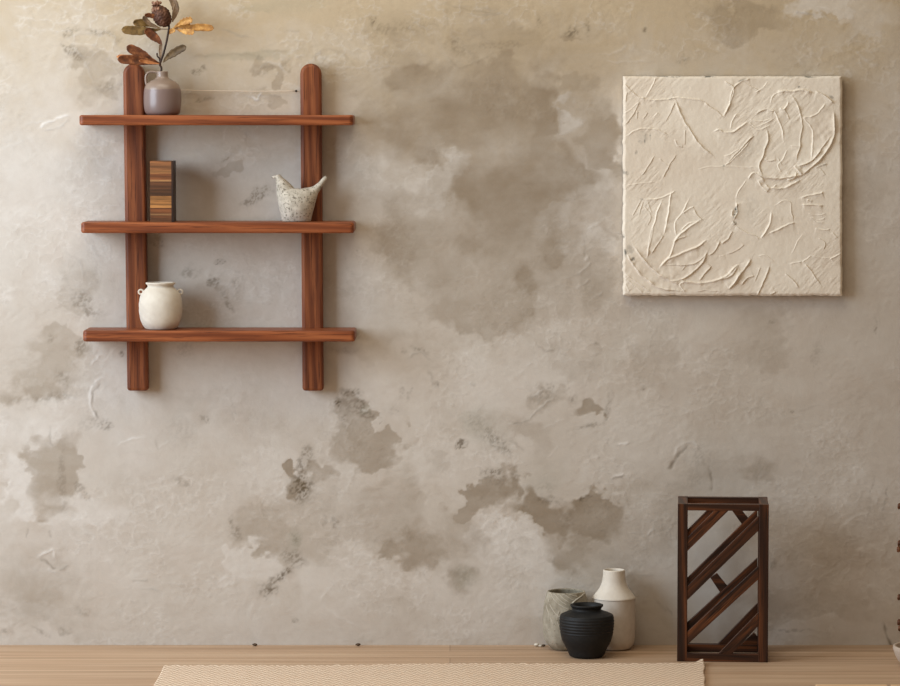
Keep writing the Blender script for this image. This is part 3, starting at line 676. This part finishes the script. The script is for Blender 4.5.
# white bottle vase
mw = ceramic('matte white ceramic', (216, 204, 188), (224, 213, 197), .6, .3, 40, .08, .001)
wv_ = pot('white_vase', 613.8, -.0705, .0008, 651, [(14,651),(17,649.8),(20.4,644),(21.7,634),(21.9,620),(21.5,606),(21.3,599.6)], mw.m, 2, 20, n=60)
bpy.data.objects.remove(wv_)
mwl = ceramic('shaded lower white ceramic', (204, 191, 176), (212, 200, 186), .75, .2, 60, .12, .001)  # same white made darker: shade on the lower body put into the colour
vt = thing('white_vase', 'tall white bottle-shaped ceramic vase with narrow neck on the floor by the wall', 'vase', (P(613.8, 651, -.0705)[0], -.0705, .0008))
k = mpp(-.0705)
def pr(l): return [(r*k, (651-y)*k) for r, y in l]
lo = resample(pr([(14,651),(17,649.8),(20.4,644),(21.5,634),(21.7,620),(21.3,606),(21.4,599.4)]), 50)
a = from_bm('body', lathe(lo, 96), mwl.m, vt, True)
hi = resample(pr([(21.6,600.0),(21.5,598.6),(19.6,596),(16.6,592.2),(14.0,588),(12.2,583),(11.3,577),(11.0,571.4)]), 50)
inn = resample(pr([(9.5,571.2),(9.3,576),(10,580),(12,585),(14,590)]), 16)
full = [(20.0*k, (651-599.3)*k)]+hi+[(10.1*k, (651-570.8)*k)]+inn
b_ = from_bm('neck', lathe(full, 96), mw.m, vt, True); b_['label'] = 'smooth white neck and shoulder, coloured brighter as the lit upper part'
# black vase
mk = ceramic('matte black clay', (17, 16, 16), (27, 26, 25), .62, .35, 50, .35, .002)
def blackfn(r, z, a):
    k = mpp(-.218); zp = z/k
    g = 0
    if r > 22*k and 24 < zp < 44: g = .22*math.sin(zp*2.1)
    return r+g*k, z
bv = pot('black_vase', 586.6, -.218, .0008, 658.4, [(15,658.4),(17.5,656.8),(20.0,651),(25.0,641),(27.1,630),(27.6,622.5),(27.1,617.6),(26.6,616.4),(25.2,615.2),(20.5,613.2),(16.6,611.8),(14.9,610.8),(14.8,609),(16.0,607.6),(16.7,606.6),(16.6,605.6)], mk.m, 2.6, 30, fn=blackfn, n=160)
tag(bv, 'squat matte black clay vase with flared rim on the floor before two paler ones', 'vase')

# ================================================================== SLATTED STAND
yf, yb_ = -.315, -.112
st = thing('slatted_stand', 'tall dark wooden open stand with diagonal slats on the floor beside the vases', 'stand', (P(723.6, 661, yf)[0], (yf+yb_)/2, 0))
kf = mpp(yf)
XL, _ = P(678.3, 661, yf); XR, _ = P(768.9, 661, yf); HT = P(720, 504.3, yf)[1]
PW = 10*kf; PD = .028
zb0, zb1 = .0008, 8.0*kf; zt0 = HT-6.6*kf
sp_ = []
for (x0, x1) in ((XL, XL+PW), (XR-PW*.95, XR)):
    for (y0, y1) in ((yf, yf+PD), (yb_-PD, yb_)):
        sp_.append(bevel_mod(from_bm('post', box(x0, x1, y0, y1, .0008, HT), dark_v), .0012))
for (y0, y1) in ((yf+.0006, yf+PD-.0006), (yb_-PD+.0006, yb_-.0006)):
    for (z0, z1) in ((zb0, zb1), (zt0, HT-.0004)):
        sp_.append(bevel_mod(from_bm('rail', box(XL+PW-.0002, XR-PW*.95+.0002, y0, y1, z0, z1), dark_h), .0012))
for (x0, x1) in ((XL+.0006, XL+PW-.0006), (XR-PW*.95+.0006, XR-.0006)):
    for (z0, z1) in ((zb0, zb1), (zt0, HT-.0004)):
        sp_.append(bevel_mod(from_bm('side_rail', box(x0, x1, yf+PD, yb_-PD, z0, z1), dark_y), .0012))
def diag_mat(nm):
    m = MT(nm, .42, .35)
    def rs(sc):
        q = m.obj((1, 1, 1), rand=True, rot=(0, math.radians(-45), 0)); mp = m.new('ShaderNodeMapping'); mp.inputs['Scale'].default_value = sc; m.l.new(q, mp.inputs['Vector']); return mp.outputs[0]
    v = rs((20, 20, 1.6)); n1 = m.noise(v, 2.2, 3, .5, .8)
    v2 = rs((170, 170, 6)); n2 = m.noise(v2, 1.5, 3, .6)
    c = m.ramp(n1, [(.3, DK[0]), (.5, (74, 40, 20)), (.7, (126, 72, 38))]); c = m.mix(m.rng(n2, .5, .64), c, lin(DK[0])); m.col(c); m.bump(n2, .25, .001); return m.m
dg = diag_mat('dark ash diagonal')
xl, xr = 688.2, 759.6
slats = [[(xl,538.6),(715.6,511),(729.6,511),(xl,552)],[(xl,587.4),(xr,516),(xr,530.4),(xl,601)],[(xl,632.8),(xr,566),(xr,579),(xl,645.6)],[(719.4,653.2),(xr,612.2),(xr,625.4),(733,653.2)]]
zc_ = P(700, 653.2, yf)[1]
for s in slats:
    q = [P(x, y, yf) for x, y in s]
    if s is slats[0]: q = [q[0], (q[1][0], zt0+.0002), (q[2][0], zt0+.0002), q[3]]
    if s is slats[3]: q = [(q[0][0], zb1-.0002), q[1], q[2], (q[3][0], zb1-.0002)]
    for (y0, y1) in ((yf+.002, yf+.020), (yb_-.020, yb_-.002)):
        sp_.append(bevel_mod(from_bm('slat', prism(q, y0, y1), dg), .001))
ybk = yb_-.02
for s in ([(726,507),(735.6,507),(747,520.6),(740.6,527)],[(707,578),(713.5,573.4),(725.6,588),(718.4,595)],):
    q = [P(x, y, ybk) for x, y in s]; sp_.append(bevel_mod(from_bm('brace', prism(q, ybk+.0015, yb_-.003), dark_h), .001))
q = [P(x, y, ybk) for x, y in ((734,648),(750.4,632.6),(762,645),(762,648))]; sp_.append(from_bm('brace', prism(q, ybk+.0015, yb_-.003), dark_h))
adopt(st, sp_); st.rotation_euler = (0, 0, math.radians(-4.2)); st.location.x += .004

# ================================================================== PAINTING
KP = mpp(-.04)
PYF = -.034
nx_, ny_ = 640, 640
u = np.linspace(0, 1, nx_); v = np.linspace(0, 1, ny_)
U, V = np.meshgrid(u, v)
edge_t = lambda t, s: .9*(vn(t*60, t*0+s, s)-.5)+.8*(vn(t*17, t*0+s, s+1)-.5)
PXp = 623.2+U*219.0+ (1-U)*edge_t(V, 3)*1.0 + U*edge_t(V, 5)*1.1
PYp = 76.2+V*219.4 + (1-V)*edge_t(U, 7)*.5 + V*edge_t(U, 9)*.9
HP = np.zeros_like(PXp)
def cz(l, ox, oy, s): return [(ox+x/s, oy+y/s) for x, y in l]
A = (610, 60, 5.715); B2 = (720, 60, 5.715); C2 = (610, 180, 5.715); D2 = (720, 180, 5.715)
ST_ = [ # (crop, points, height mm, ridge width px, plateau side, plateau width px)
 (A,[(80,130),(130,185),(165,215),(205,215)],1.6,1.0,1,5),(A,[(265,95),(240,150),(205,212)],1.6,1.0,-1,5),(A,[(170,215),(260,230),(340,220),(420,218),(500,228),(545,242)],2.0,1.1,1,6),
 (A,[(370,225),(410,320),(460,410),(520,490),(590,555)],2.6,1.3,1,6),(A,[(370,240),(345,300),(315,355)],1.0,.8,1,3),(A,[(540,245),(600,290),(645,325)],1.6,1,1,4),(A,[(650,325),(680,260),(700,190),(712,155),(742,125)],1.8,1.1,-1,5),(A,[(655,120),(710,158)],1.4,.9,1,3),
 (A,[(590,410),(620,398),(650,412),(700,415),(742,390),(790,345)],2.6,1.4,1,5),(A,[(165,240),(140,300),(85,370)],1.2,1,1,4),(A,[(75,310),(130,270),(165,240)],1,.8,1,3),
 (A,[(85,440),(150,400),(210,390),(280,400),(340,440)],1.4,1,1,4),(A,[(160,290),(150,340)],.8,.8,1,3),(A,[(215,300),(195,340)],.8,.8,1,3),(A,[(250,330),(270,300)],.8,.8,1,3),(A,[(430,395),(425,490)],1.0,.8,1,4),(A,[(370,455),(385,490),(415,500)],1.3,1,-1,3),(A,[(255,545),(220,610),(180,660)],1.3,1,1,4),(A,[(380,540),(340,600),(300,680)],1.2,1,1,4),
 (A,[(500,630),(550,615),(620,608),(655,605)],1.0,.8,1,4),(A,[(655,605),(700,570),(742,530),(800,460)],1.6,1,1,4),(A,[(650,545),(690,540),(742,500)],1.0,.8,1,3),(A,[(95,180),(85,240)],.8,.8,1,3),(A,[(280,560),(310,590),(350,600)],.8,.8,1,3),(A,[(690,395),(700,350),(725,310)],1.2,.9,1,4),
 (B2,[(200,320),(240,285),(300,285),(330,330),(355,400),(365,470)],2.0,1.2,-1,6),(B2,[(265,285),(305,290)],2.4,1.3,1,3),(B2,[(345,275),(370,278),(395,235)],2.4,1.4,1,3),(B2,[(370,280),(400,340)],1.4,1,1,4),
 (B2,[(330,180),(400,178),(470,172),(530,188)],3.0,1.6,1,5),(B2,[(545,180),(600,205),(650,250)],2.6,1.3,1,5),(B2,[(400,190),(430,230),(455,300),(470,360),(460,440),(450,520),(435,580)],2.0,1.2,1,8),
 (B2,[(465,325),(520,325),(560,300),(600,250)],2.0,1.1,1,5),(B2,[(470,330),(510,370),(530,420),(525,500),(520,570)],2.2,1.2,-1,7),(B2,[(650,300),(655,360),(645,440),(610,520),(560,580),(500,630),(470,655)],3.4,1.8,1,9),(B2,[(655,300),(650,420)],2.2,1.2,1,4),
 (B2,[(635,430),(590,490),(545,550),(500,590),(440,610)],2.2,1.2,1,6),(B2,[(420,600),(470,655)],3.0,1.6,-1,4),(B2,[(480,655),(400,670),(340,680),(260,672),(210,640)],3.4,1.8,1,7),(B2,[(540,620),(580,600),(610,590)],1.4,1,1,3),(B2,[(570,620),(605,655)],1.0,.8,1,3),
 (B2,[(440,640),(420,680),(380,690)],2.4,1.4,1,4),(B2,[(350,640),(330,600),(360,560),(385,515)],1.4,1,1,5),(B2,[(270,400),(275,460),(250,530),(225,600),(240,660)],2.2,1.4,1,5),(B2,[(320,570),(280,575),(255,560)],1.4,1,1,4),(B2,[(200,430),(150,470),(100,530),(40,590)],1.8,1.2,1,4),
 (B2,[(160,350),(200,380),(260,360),(310,330)],1.0,.7,1,2.5),(B2,[(165,375),(220,400),(290,370)],1.0,.7,1,2.5),(B2,[(170,335),(220,350),(290,335)],1.0,.7,1,2.5),(B2,[(25,120),(80,160),(70,220),(45,270),(15,325)],1.8,1.1,-1,4),(B2,[(80,155),(130,120),(170,105)],1.6,1,1,3),(B2,[(130,130),(190,160),(230,180)],1.0,.8,1,3),(B2,[(200,190),(245,160),(270,120)],.9,.8,1,3),(B2,[(400,490),(460,492)],1.0,.8,1,4),(B2,[(290,250),(310,200),(370,180)],1.2,1,1,4),
 (B2,[(160,680),(180,650),(215,655),(260,700)],2.2,1.4,1,5),(B2,[(15,605),(100,610),(200,612)],1.0,.8,1,5),(B2,[(330,560),(355,600)],.9,.8,1,3),
 (C2,[(180,108),(260,108),(320,90),(370,60)],1.6,1.1,1,4),(C2,[(345,65),(340,150),(325,240),(310,310)],2.2,1.3,-1,6),(C2,[(300,110),(260,210),(240,310),(210,440)],1.8,1.2,-1,8),(C2,[(245,260),(225,350),(213,440)],1.6,1,1,4),(C2,[(310,310),(270,370),(240,420)],1.4,1,1,4),
 (C2,[(180,110),(140,180),(130,200)],1.0,.9,1,3),(C2,[(190,120),(165,200)],1.0,.9,1,3),(C2,[(215,120),(240,190)],1.0,.9,1,3),(C2,[(285,500),(320,460),(380,430),(450,400),(510,375),(550,345)],3.4,1.6,1,7),(C2,[(290,490),(340,440),(360,380),(390,320),(440,280),(520,225)],2.2,1.4,1,5),(C2,[(410,190),(450,165),(480,150)],1.6,1.1,1,4),(C2,[(380,320),(370,250),(400,200),(460,100)],1.4,1,1,4),(C2,[(400,290),(450,250),(510,240)],1.2,1,1,3),(C2,[(480,170),(500,210),(530,230)],1.2,.9,1,3),
 (C2,[(560,410),(520,480),(460,540),(400,570),(340,578)],3.0,1.6,1,10),(C2,[(340,578),(420,580),(520,590),(600,575),(660,550),(710,500),(735,485)],3.0,1.5,1,8),(C2,[(555,420),(500,470),(440,485),(300,487)],1.4,1,1,6),(C2,[(580,490),(550,530),(510,575)],2.0,1.2,1,5),(C2,[(630,345),(600,400),(570,430)],1.8,1.2,1,4),(C2,[(690,310),(670,345),(640,365)],1.4,1,1,3),
 (C2,[(135,370),(170,430),(230,500),(310,560),(400,595)],3.0,1.6,-1,7),(C2,[(95,420),(130,480),(200,560),(290,615),(410,635)],3.2,1.6,-1,9),(C2,[(85,560),(130,600),(190,650)],1.4,1,-1,4),(C2,[(85,590),(110,640)],1.2,1,-1,4),(C2,[(85,540),(160,590),(230,640)],1.4,1,-1,4),(C2,[(430,640),(400,600),(420,585)],1.4,1,1,3),(C2,[(440,320),(390,335),(365,360)],1.4,1,1,3),(C2,[(430,490),(410,520)],.8,.8,1,3),(C2,[(620,440),(660,430)],.8,.8,1,3),
 (C2,[(742,540),(700,600),(680,620)],2.2,1.3,1,4),(C2,[(100,30),(180,20),(260,10)],.8,.8,1,3),(C2,[(200,150),(230,200),(215,260)],.9,.9,1,4),(C2,[(640,640),(560,630),(480,640)],.8,.8,1,4),
 (D2,[(180,450),(150,490),(110,550),(55,615)],2.8,1.5,1,5),(D2,[(100,500),(60,550),(0,570)],2.4,1.4,1,6),(D2,[(285,490),(260,560),(225,630),(215,655)],1.8,1.2,1,4),(D2,[(195,545),(150,565),(120,600)],1.8,1.2,1,4),(D2,[(230,500),(200,580)],1.0,.9,1,3),(D2,[(320,640),(290,655)],1.8,1.4,1,3),
 (D2,[(460,102),(510,90),(560,80),(590,68)],3.0,1.2,1,4),(D2,[(470,142),(530,145),(590,145)],2.6,1.1,1,4),(D2,[(500,115),(530,122)],2,1.2,1,2),(D2,[(500,190),(560,200),(600,190)],.8,.7,1,2),(D2,[(510,210),(560,225),(600,215)],.8,.7,1,2),(D2,[(530,235),(590,240)],.8,.7,1,2),(D2,[(540,275),(590,285),(630,280)],1.6,1,1,3),
 (D2,[(90,265),(150,300),(230,335)],1.6,1.1,1,4),(D2,[(230,335),(265,290),(290,240),(290,180)],2.4,1.4,1,5),(D2,[(285,305),(340,280),(390,255),(430,245)],2.2,1.3,1,4),(D2,[(310,150),(360,115),(400,130),(410,180),(420,240)],1.0,.8,1,3),(D2,[(215,0),(245,40),(275,70)],1.8,1.1,-1,4),(D2,[(145,0),(110,60),(90,110)],1.2,.9,-1,4),(D2,[(290,45),(340,50),(400,30),(460,0)],2.8,1.5,1,5),(D2,[(260,20),(290,50),(320,30)],2,1.2,1,3),(D2,[(70,290),(50,330),(10,365)],1.2,.9,1,4),(D2,[(140,370),(100,400),(40,425)],1.0,.9,1,4),
 (D2,[(400,480),(470,465)],1.4,1,1,4),(D2,[(470,470),(520,430)],1.2,1,1,4),(D2,[(375,535),(410,570),(450,620)],1.6,1,1,4),(D2,[(485,475),(530,540),(580,600)],1.4,1,1,4),(D2,[(630,455),(660,435),(690,420)],1.8,1.1,1,4),(D2,[(520,430),(580,445),(640,445)],.9,.8,1,3),(D2,[(410,420),(440,360),(470,310)],.8,.8,1,4),(D2,[(560,330),(600,360),(590,400)],.9,.8,1,4),(D2,[(640,300),(670,330)],1.2,1,1,3),(D2,[(90,130),(100,180),(85,215)],2.4,1.2,-1,4),(D2,[(75,170),(70,200),(95,215)],2.0,1.2,1,3),(D2,[(75,235),(90,250)],2.0,1.2,1,3),(D2,[(220,440),(260,430),(310,470)],.8,.8,1,4),
]
wob = (fbm(PXp/9, PYp/9, 101)-.5)*2.4; wob2 = (fbm(PXp/9, PYp/9, 103)-.5)*2.4
gx = PXp+wob; gy = PYp+wob2
row = PYp[:, 0]; colx = PXp[0]
for cr, pts, h, w, sgn, pw in ST_:
    pts = smooth_pts(cz(pts, *cr), 4); ax = np.array(pts)
    r_ = np.where((row > ax[:, 1].min()-pw*3-3) & (row < ax[:, 1].max()+pw*3+3))[0]; c_ = np.where((colx > ax[:, 0].min()-pw*3-3) & (colx < ax[:, 0].max()+pw*3+3))[0]
    if not len(r_) or not len(c_): continue
    sl = (slice(r_[0], r_[-1]+1), slice(c_[0], c_[-1]+1))
    d, sd, t = seg_field(gx[sl], gy[sl], pts)
    en = np.clip(np.sin(np.clip(t, .02, .98)*math.pi)*2.2, 0, 1)*(.55+.6*vn(gx[sl]/4, gy[sl]/4, 107))
    ridge = np.exp(-(d/(w*.62))**2)
    # one flank is a long knife-smeared slope, the other an abrupt edge
    flank = np.where(sd*sgn > 0, np.exp(-d/pw), np.exp(-(d/(w*.42))**2))
    HP[sl] += .001*h*en*(.55*ridge+1.0*flank)*1.3
HP += .0011*(fbm(PXp/16, PYp/16, 111, 4)-.5) + .0009*(fbm(PXp/4, PYp/5, 113, 3)-.5)
zone = sstep(.44, .60, fbm(PXp/36, PYp/36, 117, 2))
HP += zone*.0010*(fbm((PXp+PYp)/3.2, (PXp-PYp)/14, 119, 3)-.5)*1.6
rimd = np.minimum(np.minimum(U, 1-U), np.minimum(V, 1-V))
HP -= .004*np.exp(-(rimd/.006)**2)
rays = []
Yg = PYF-HP
r0 = PXp-450.0; r1 = CT*FOC+ST*(343-PYp); r2 = -ST*FOC+CT*(343-PYp); t_ = (PYF+CD)/r1
XX = r0*t_; ZZ = CH+r2*t_
front = np.stack([XX, Yg, ZZ], -1)
# closed slab: wrap the front around to the back edge
fr = np.zeros((ny_+2, nx_+2, 3)); fr[1:-1, 1:-1] = front
fr[0, 1:-1] = front[0]; fr[-1, 1:-1] = front[-1]; fr[1:-1, 0] = front[:, 0]; fr[1:-1, -1] = front[:, -1]
fr[0, 0] = front[0, 0]; fr[0, -1] = front[0, -1]; fr[-1, 0] = front[-1, 0]; fr[-1, -1] = front[-1, -1]
for s_ in ((0, slice(None)), (-1, slice(None)), (slice(None), 0), (slice(None), -1)): fr[s_+(1,)] = -.0055
me = grid_mesh('paint_surface', fr, nx_+2, ny_+2)
# dark gaps where the undercoat shows
SK = np.zeros((ny_+2, nx_+2)); SKi = np.zeros_like(PXp)
ragp = sstep(.4, .62, fbm(PXp/2.6, PYp/2.6, 131, 3))
def spot(cx, cy, rx, ry, ang, amp):
    a = math.radians(ang); X = gx-cx; Y = gy-cy
    uu = (X*math.cos(a)+Y*math.sin(a))/rx; vv = (-X*math.sin(a)+Y*math.cos(a))/ry
    return amp*(1-sstep(.5, 1.3, np.sqrt(uu*uu+vv*vv)))
for s in [(736,211,1.7,6.5,14,.9),(735,222.5,2.2,2.4,0,.8),(644.5,138,1,7,4,.55),(650.5,136,.9,4,0,.5),(640,141,3,2,50,.4),(636,152.5,1.4,2.4,20,.6),(643,136,6,6,0,.2),(625,253,1.4,5,0,.8),(632.5,258.5,2.4,2.2,0,.7),(630,250,5,6,20,.3),(624,172,1.4,3,0,.5),(641.5,198.8,2,1.2,0,.6),(670,98.5,2,1,0,.6),(668,76.8,16,.8,0,.6),(708,76.8,7,1,0,.8),(790,76.6,5,.9,0,.6),(809,76.8,7,1,0,.7),(798.6,87,1.4,1.2,0,.7),(832,97,3,1.6,30,.4),(842,137,.8,4,0,.7),(841.6,268,1,5,0,.5),(823,165,4,1.2,-30,.4),(742,80.5,5,1,-25,.45),(627,173,3,1.6,0,.4),(760,113,4,2,-30,.2),(724.5,165.5,1.4,1,0,.5),(623.8,236,1.2,2.4,0,.6),(752,150,20,8,-40,.12),(752,210,8,16,0,.1)]:
    SKi = np.maximum(SKi, spot(*s)*(.35+.65*ragp))
TN = np.clip(fbm(PXp/50, PYp/50, 141, 4), 0, 1); CV = np.clip(.5+HP*160, 0, 1)
def pad(a): return np.pad(a, 1, mode='edge')
rgba = np.stack([pad(SKi), pad(TN), pad(CV), np.ones_like(SK)], -1); set_color(me, 'layers', rgba)
m = MT('thick cream impasto paint', .62, .3)
at = m.new('ShaderNodeAttribute', attribute_name='layers'); sp = m.new('ShaderNodeSeparateColor'); m.l.new(at.outputs['Color'], sp.inputs[0])
n = m.noise(m.obj(), 90, 4, .6)
c = m.mix(m.rng(sp.outputs[1], .35, .65), lin((231, 218, 200)), lin((238, 227, 210)))
c = m.mix(sp.outputs[0], c, lin((64, 66, 58))); m.col(c); m.bump(n, .25, .0012)
pcx, pcz = P(733, 296, 0)
pt = thing('painting', 'square cream abstract painting of thick swirling plaster-like relief hanging on the wall', 'painting', (pcx, -.004, pcz))
pf = link('paint_surface', me, m.m)
# canvas stretcher frame behind
x0, x1 = XX.min()+.004, XX.max()-.004; z0, z1 = ZZ.min()+.004, ZZ.max()-.004
pb = from_bm('canvas', box(x0, x1, -.028, -.0055, z0, z1), ceramic('raw linen canvas', (190, 174, 150), (200, 184, 160), .9).m)
adopt(pt, [pf, pb])

# ================================================================== RUG
def rug_mat():
    m = MT('cream herringbone weave', .95, .1)
    tc = m.new('ShaderNodeTexCoord'); sp = m.new('ShaderNodeSeparateXYZ'); m.l.new(tc.outputs['Object'], sp.inputs[0])
    n = m.noise(m.obj(), 14, 3, .6); n2 = m.noise(m.obj((1, 1, 1)), 420, 2, .6)
    zig = m.math('PINGPONG', m.math('ADD', sp.outputs[0], m.math('MULTIPLY', n, .006)), .018)
    q = m.math('ADD', sp.outputs[1], m.math('MULTIPLY', zig, 1.7))
    wv = m.math('SINE', m.math('MULTIPLY', q, 2*math.pi/.030))
    f = m.math('ADD', m.math('MULTIPLY', wv, .5), m.math('MULTIPLY', m.math('SUBTRACT', n2, .5), 1.6))
    c = m.mix(m.rng(f, -.5, .6), lin((190, 160, 132)), lin((248, 228, 204)))
    c = m.mix(m.rng(n, .4, .7, 0, .3), c, lin((222, 190, 162)))
    m.col(c); m.bump(f, .6, .0015); return m.m
xa, ya = F(164.5, 665.4, .007); xb, yb2 = F(703.6, 663.0, .007); yend = -1.9
nx2, ny2 = 420, 160
co_ = np.zeros((ny2, nx2, 3)); uu = np.linspace(0, 1, nx2); vv = np.linspace(0, 1, ny2)**1.6
UU, VV = np.meshgrid(uu, vv)
ytop = ya+(yb2-ya)*UU + .020*(vn(UU*11, UU*0, 201)-.5)*2*.9 + .006*(vn(UU*90, UU*0, 203)-.5)*2
ytop += .030*np.exp(-((UU-.997)/.012)**2)*1.0
xL = xa + .006*(vn(VV*20, VV*0, 205)-.5); xR = xb + .006*(vn(VV*16, VV*0, 207)-.5)*2 - .085*VV
co_[..., 0] = xL+(xR-xL)*UU; co_[..., 1] = ytop+(yend-ytop)*VV
co_[..., 2] = .0075+.0015*(fbm(UU*30, VV*20, 209, 3)-.5)+.006*np.exp(-((1-UU)/.01)**2-(VV/.02)**2)+.0012*np.exp(-(VV/.006)**2)*(vn(UU*70, UU*0, 211))
me = grid_mesh('rug', co_[::-1], nx2, ny2); rug = link('rug', me, rug_mat())
s = rug.modifiers.new('thick', 'SOLIDIFY'); s.thickness = .006; s.offset = -1
tag(rug, 'cream herringbone woven rug with wavy edge lying on the wooden floor', 'rug')

# ================================================================== SMALL THINGS
NAIL = MT('dark iron', .5, .4); NAIL.col(lin((46, 36, 30))); NAIL.b.inputs['Metallic'].default_value = .7
nx0, nz0 = P(296.2, 91, -.012)
bm = bmesh.new(); bmesh.ops.create_cone(bm, cap_ends=True, segments=12, radius1=.0012, radius2=.0012, depth=.022, matrix=Matrix.Translation((0, -.009, 0)) @ Matrix.Rotation(math.pi/2, 4, 'X'))
bmesh.ops.create_cone(bm, cap_ends=True, segments=16, radius1=.0036, radius2=.003, depth=.003, matrix=Matrix.Translation((0, -.0205, 0)) @ Matrix.Rotation(math.pi/2, 4, 'X'))
o = from_bm('nail', bm, NAIL.m, None, True); o.location = (nx0, 0, nz0); tag(o, 'small dark nail in the wall left of the right shelf upright', 'nail')
STR = MT('pale cotton string', .9, .1); STR.col(lin((222, 206, 184)))
pa, pb_ = P(181, 90, -.012), P(295.6, 91, -.012)
pts = [(pa[0]+(pb_[0]-pa[0])*t, -.012, pa[1]+(pb_[1]-pa[1])*t-.002*math.sin(math.pi*t)) for t in np.linspace(-.28, 1, 24)]
o = from_bm('string', tube(pts, .0011, 8), STR.m, None, True); tag(o, 'thin pale string stretched along the wall above the top shelf', 'string')
DEB = ceramic('dark crumb', (70, 54, 40), (96, 76, 58), .9); DEBW = ceramic('pale plaster crumb', (200, 190, 174), (216, 206, 190), .9)
cl = ['dark crumb on the floor at the wall, nearest the rug corner', 'dark crumb on the floor at the wall below the middle of the rug edge', 'dark crumb on the floor touching the grey pot', 'pale plaster crumb on the floor beside the grey pot', 'small pale plaster chip on the floor nearest the grey pot']
for i, (x, y, r, m_) in enumerate(((255, 646.0, 1.9, DEB), (358, 646.0, 1.9, DEB), (543.6, 646.5, 1.5, DEB), (536.6, 646.3, 2.1, DEBW), (540.4, 646.8, 1.4, DEBW))):
    X, Y = F(x, y); bm = bmesh.new(); bmesh.ops.create_icosphere(bm, subdivisions=3, radius=1)
    rg = random.Random(i)
    for v in bm.verts:
        s_ = 1+.5*(float(fbm(np.array(v.co.x*2+i*5+9), np.array(v.co.z*2+v.co.y*2), i, 2))-.5)
        v.co = Vector((v.co.x*r*1.3, v.co.y*r, v.co.z*r*.7))*.003*s_
    zmin = min(v.co.z for v in bm.verts)
    o = from_bm('plaster_crumb', bm, m_.m, None, True); o.location = (X, Y-.002, -zmin+.0005); tag(o, cl[i], 'debris', 'crumbs lying where floor meets wall')

# pot with dried twigs just at the right border
PY_ = -.40
mpz = ceramic('pale glazed stoneware', (186, 168, 150), (198, 180, 162), .5, .4, 30, .1, .001)
kk = mpp(PY_)
rp = pot('pot', 930, PY_, 0, 682, [(22,683),(28,680),(32,676),(35,671),(36.5,667),(37.4,664),(37.2,661)], mpz.m, 3, None, n=60)
bm_x = rp.location.x; rp.location = (bm_x, PY_, .0008); rp.name = 'floor_pot'; tag(rp, 'pale glazed bowl-shaped pot cut by the right border', 'pot')
TW = leafmat('dry rust twig', (60, 34, 20), (96, 56, 32), (140, 88, 54))
tw = thing('dried_branch', 'dried branch with rust brown buds leaning out of the pale pot', 'dried flower', (bm_x, PY_, .03))
def tp(x, y, d=0): X, Z = P(x, y, PY_+d); return (X, PY_+d, Z)
tps = []
main = smooth_pts([tp(928, 672), tp(920, 630), tp(911, 570, -.02), tp(906, 500, -.03), tp(912, 440, -.02)], 6)
tps.append(from_bm('stem', tube(main, .0032, 8), TW, None, True))
for (x, y, bx_, by_) in ((907,505,898.6,506),(909,552,897.8,549),(911,560,898.6,543),(913,600,898.4,597),(915,626,898.2,622),(916,632,899.2,628)):
    tps.append(from_bm('twig', tube([tp(x, y, -.02), tp((x+bx_)/2, (y+by_)/2-1, -.02), tp(bx_+1, by_, -.02)], .0014, 8), TW, None, True))
    bm = bmesh.new(); bmesh.ops.create_icosphere(bm, subdivisions=3, radius=1)
    c = Vector(tp(bx_+1.4, by_, -.02))
    for v in bm.verts:
        s_ = 1+.5*math.sin(v.co.z*9+v.co.x*7)*math.cos(v.co.y*8); v.co = c+Vector((v.co.x*.0060, v.co.y*.006, v.co.z*.0075))*s_
    bd = from_bm('bud', bm, TW, None, True); bd.parent = tps[-1]
adopt(tw, tps)

# two pale boards lying on the floor near the camera
PALE = wood('pale pine', 0, (206, 168, 128), (228, 192, 150), (240, 208, 170), rough=.6)
for i, (a, b_, lb) in enumerate(((815.5, 886.5, 'pale wooden board lying flat on the floor in front of the slatted stand'), (890.5, 960, 'pale wooden board lying flat on the floor beside a longer one, cut by the border'))):
    X0, Y0 = F(a, 684.2, .018); X1, _ = F(b_, 684.2, .018)
    o = from_bm('wooden_board', box(0, X1-X0, -.14, 0, 0, .0175), PALE); o.location = (X0, Y0, .0006); bevel_mod(o, .0015); tag(o, lb, 'board', 'pale boards lying on the floor')

# ================================================================== LIGHT
def area(name, loc, target, w, h, power, color):
    l = bpy.data.lights.new(name, 'AREA'); l.shape = 'RECTANGLE'; l.size = w; l.size_y = h; l.energy = power; l.color = color
    o = bpy.data.objects.new(name, l); COL.objects.link(o); o.location = loc
    o.rotation_euler = (Vector(target)-Vector(loc)).to_track_quat('-Z', 'Y').to_euler(); return o
area('window_light', (-3.95, -2.3, 2.15), (0.1, 0, .9), 2.8, 2.6, 194, (.87, 1.02, 1.19))
area('ceiling_light', (-.5, -1.5, 3.6), (-.2, -.3, .6), 2.6, 1.4, 40, (1.0, .92, .76))
w = bpy.data.worlds.new('world'); S.world = w; w.use_nodes = True
bg = w.node_tree.nodes['Background']; bg.inputs[0].default_value = (1.0, .82, .62, 1); bg.inputs[1].default_value = .26
S.view_settings.view_transform = 'Standard'; S.view_settings.look = 'None'; S.view_settings.exposure = 0; S.view_settings.gamma = 1
S.view_settings.use_curve_mapping = False
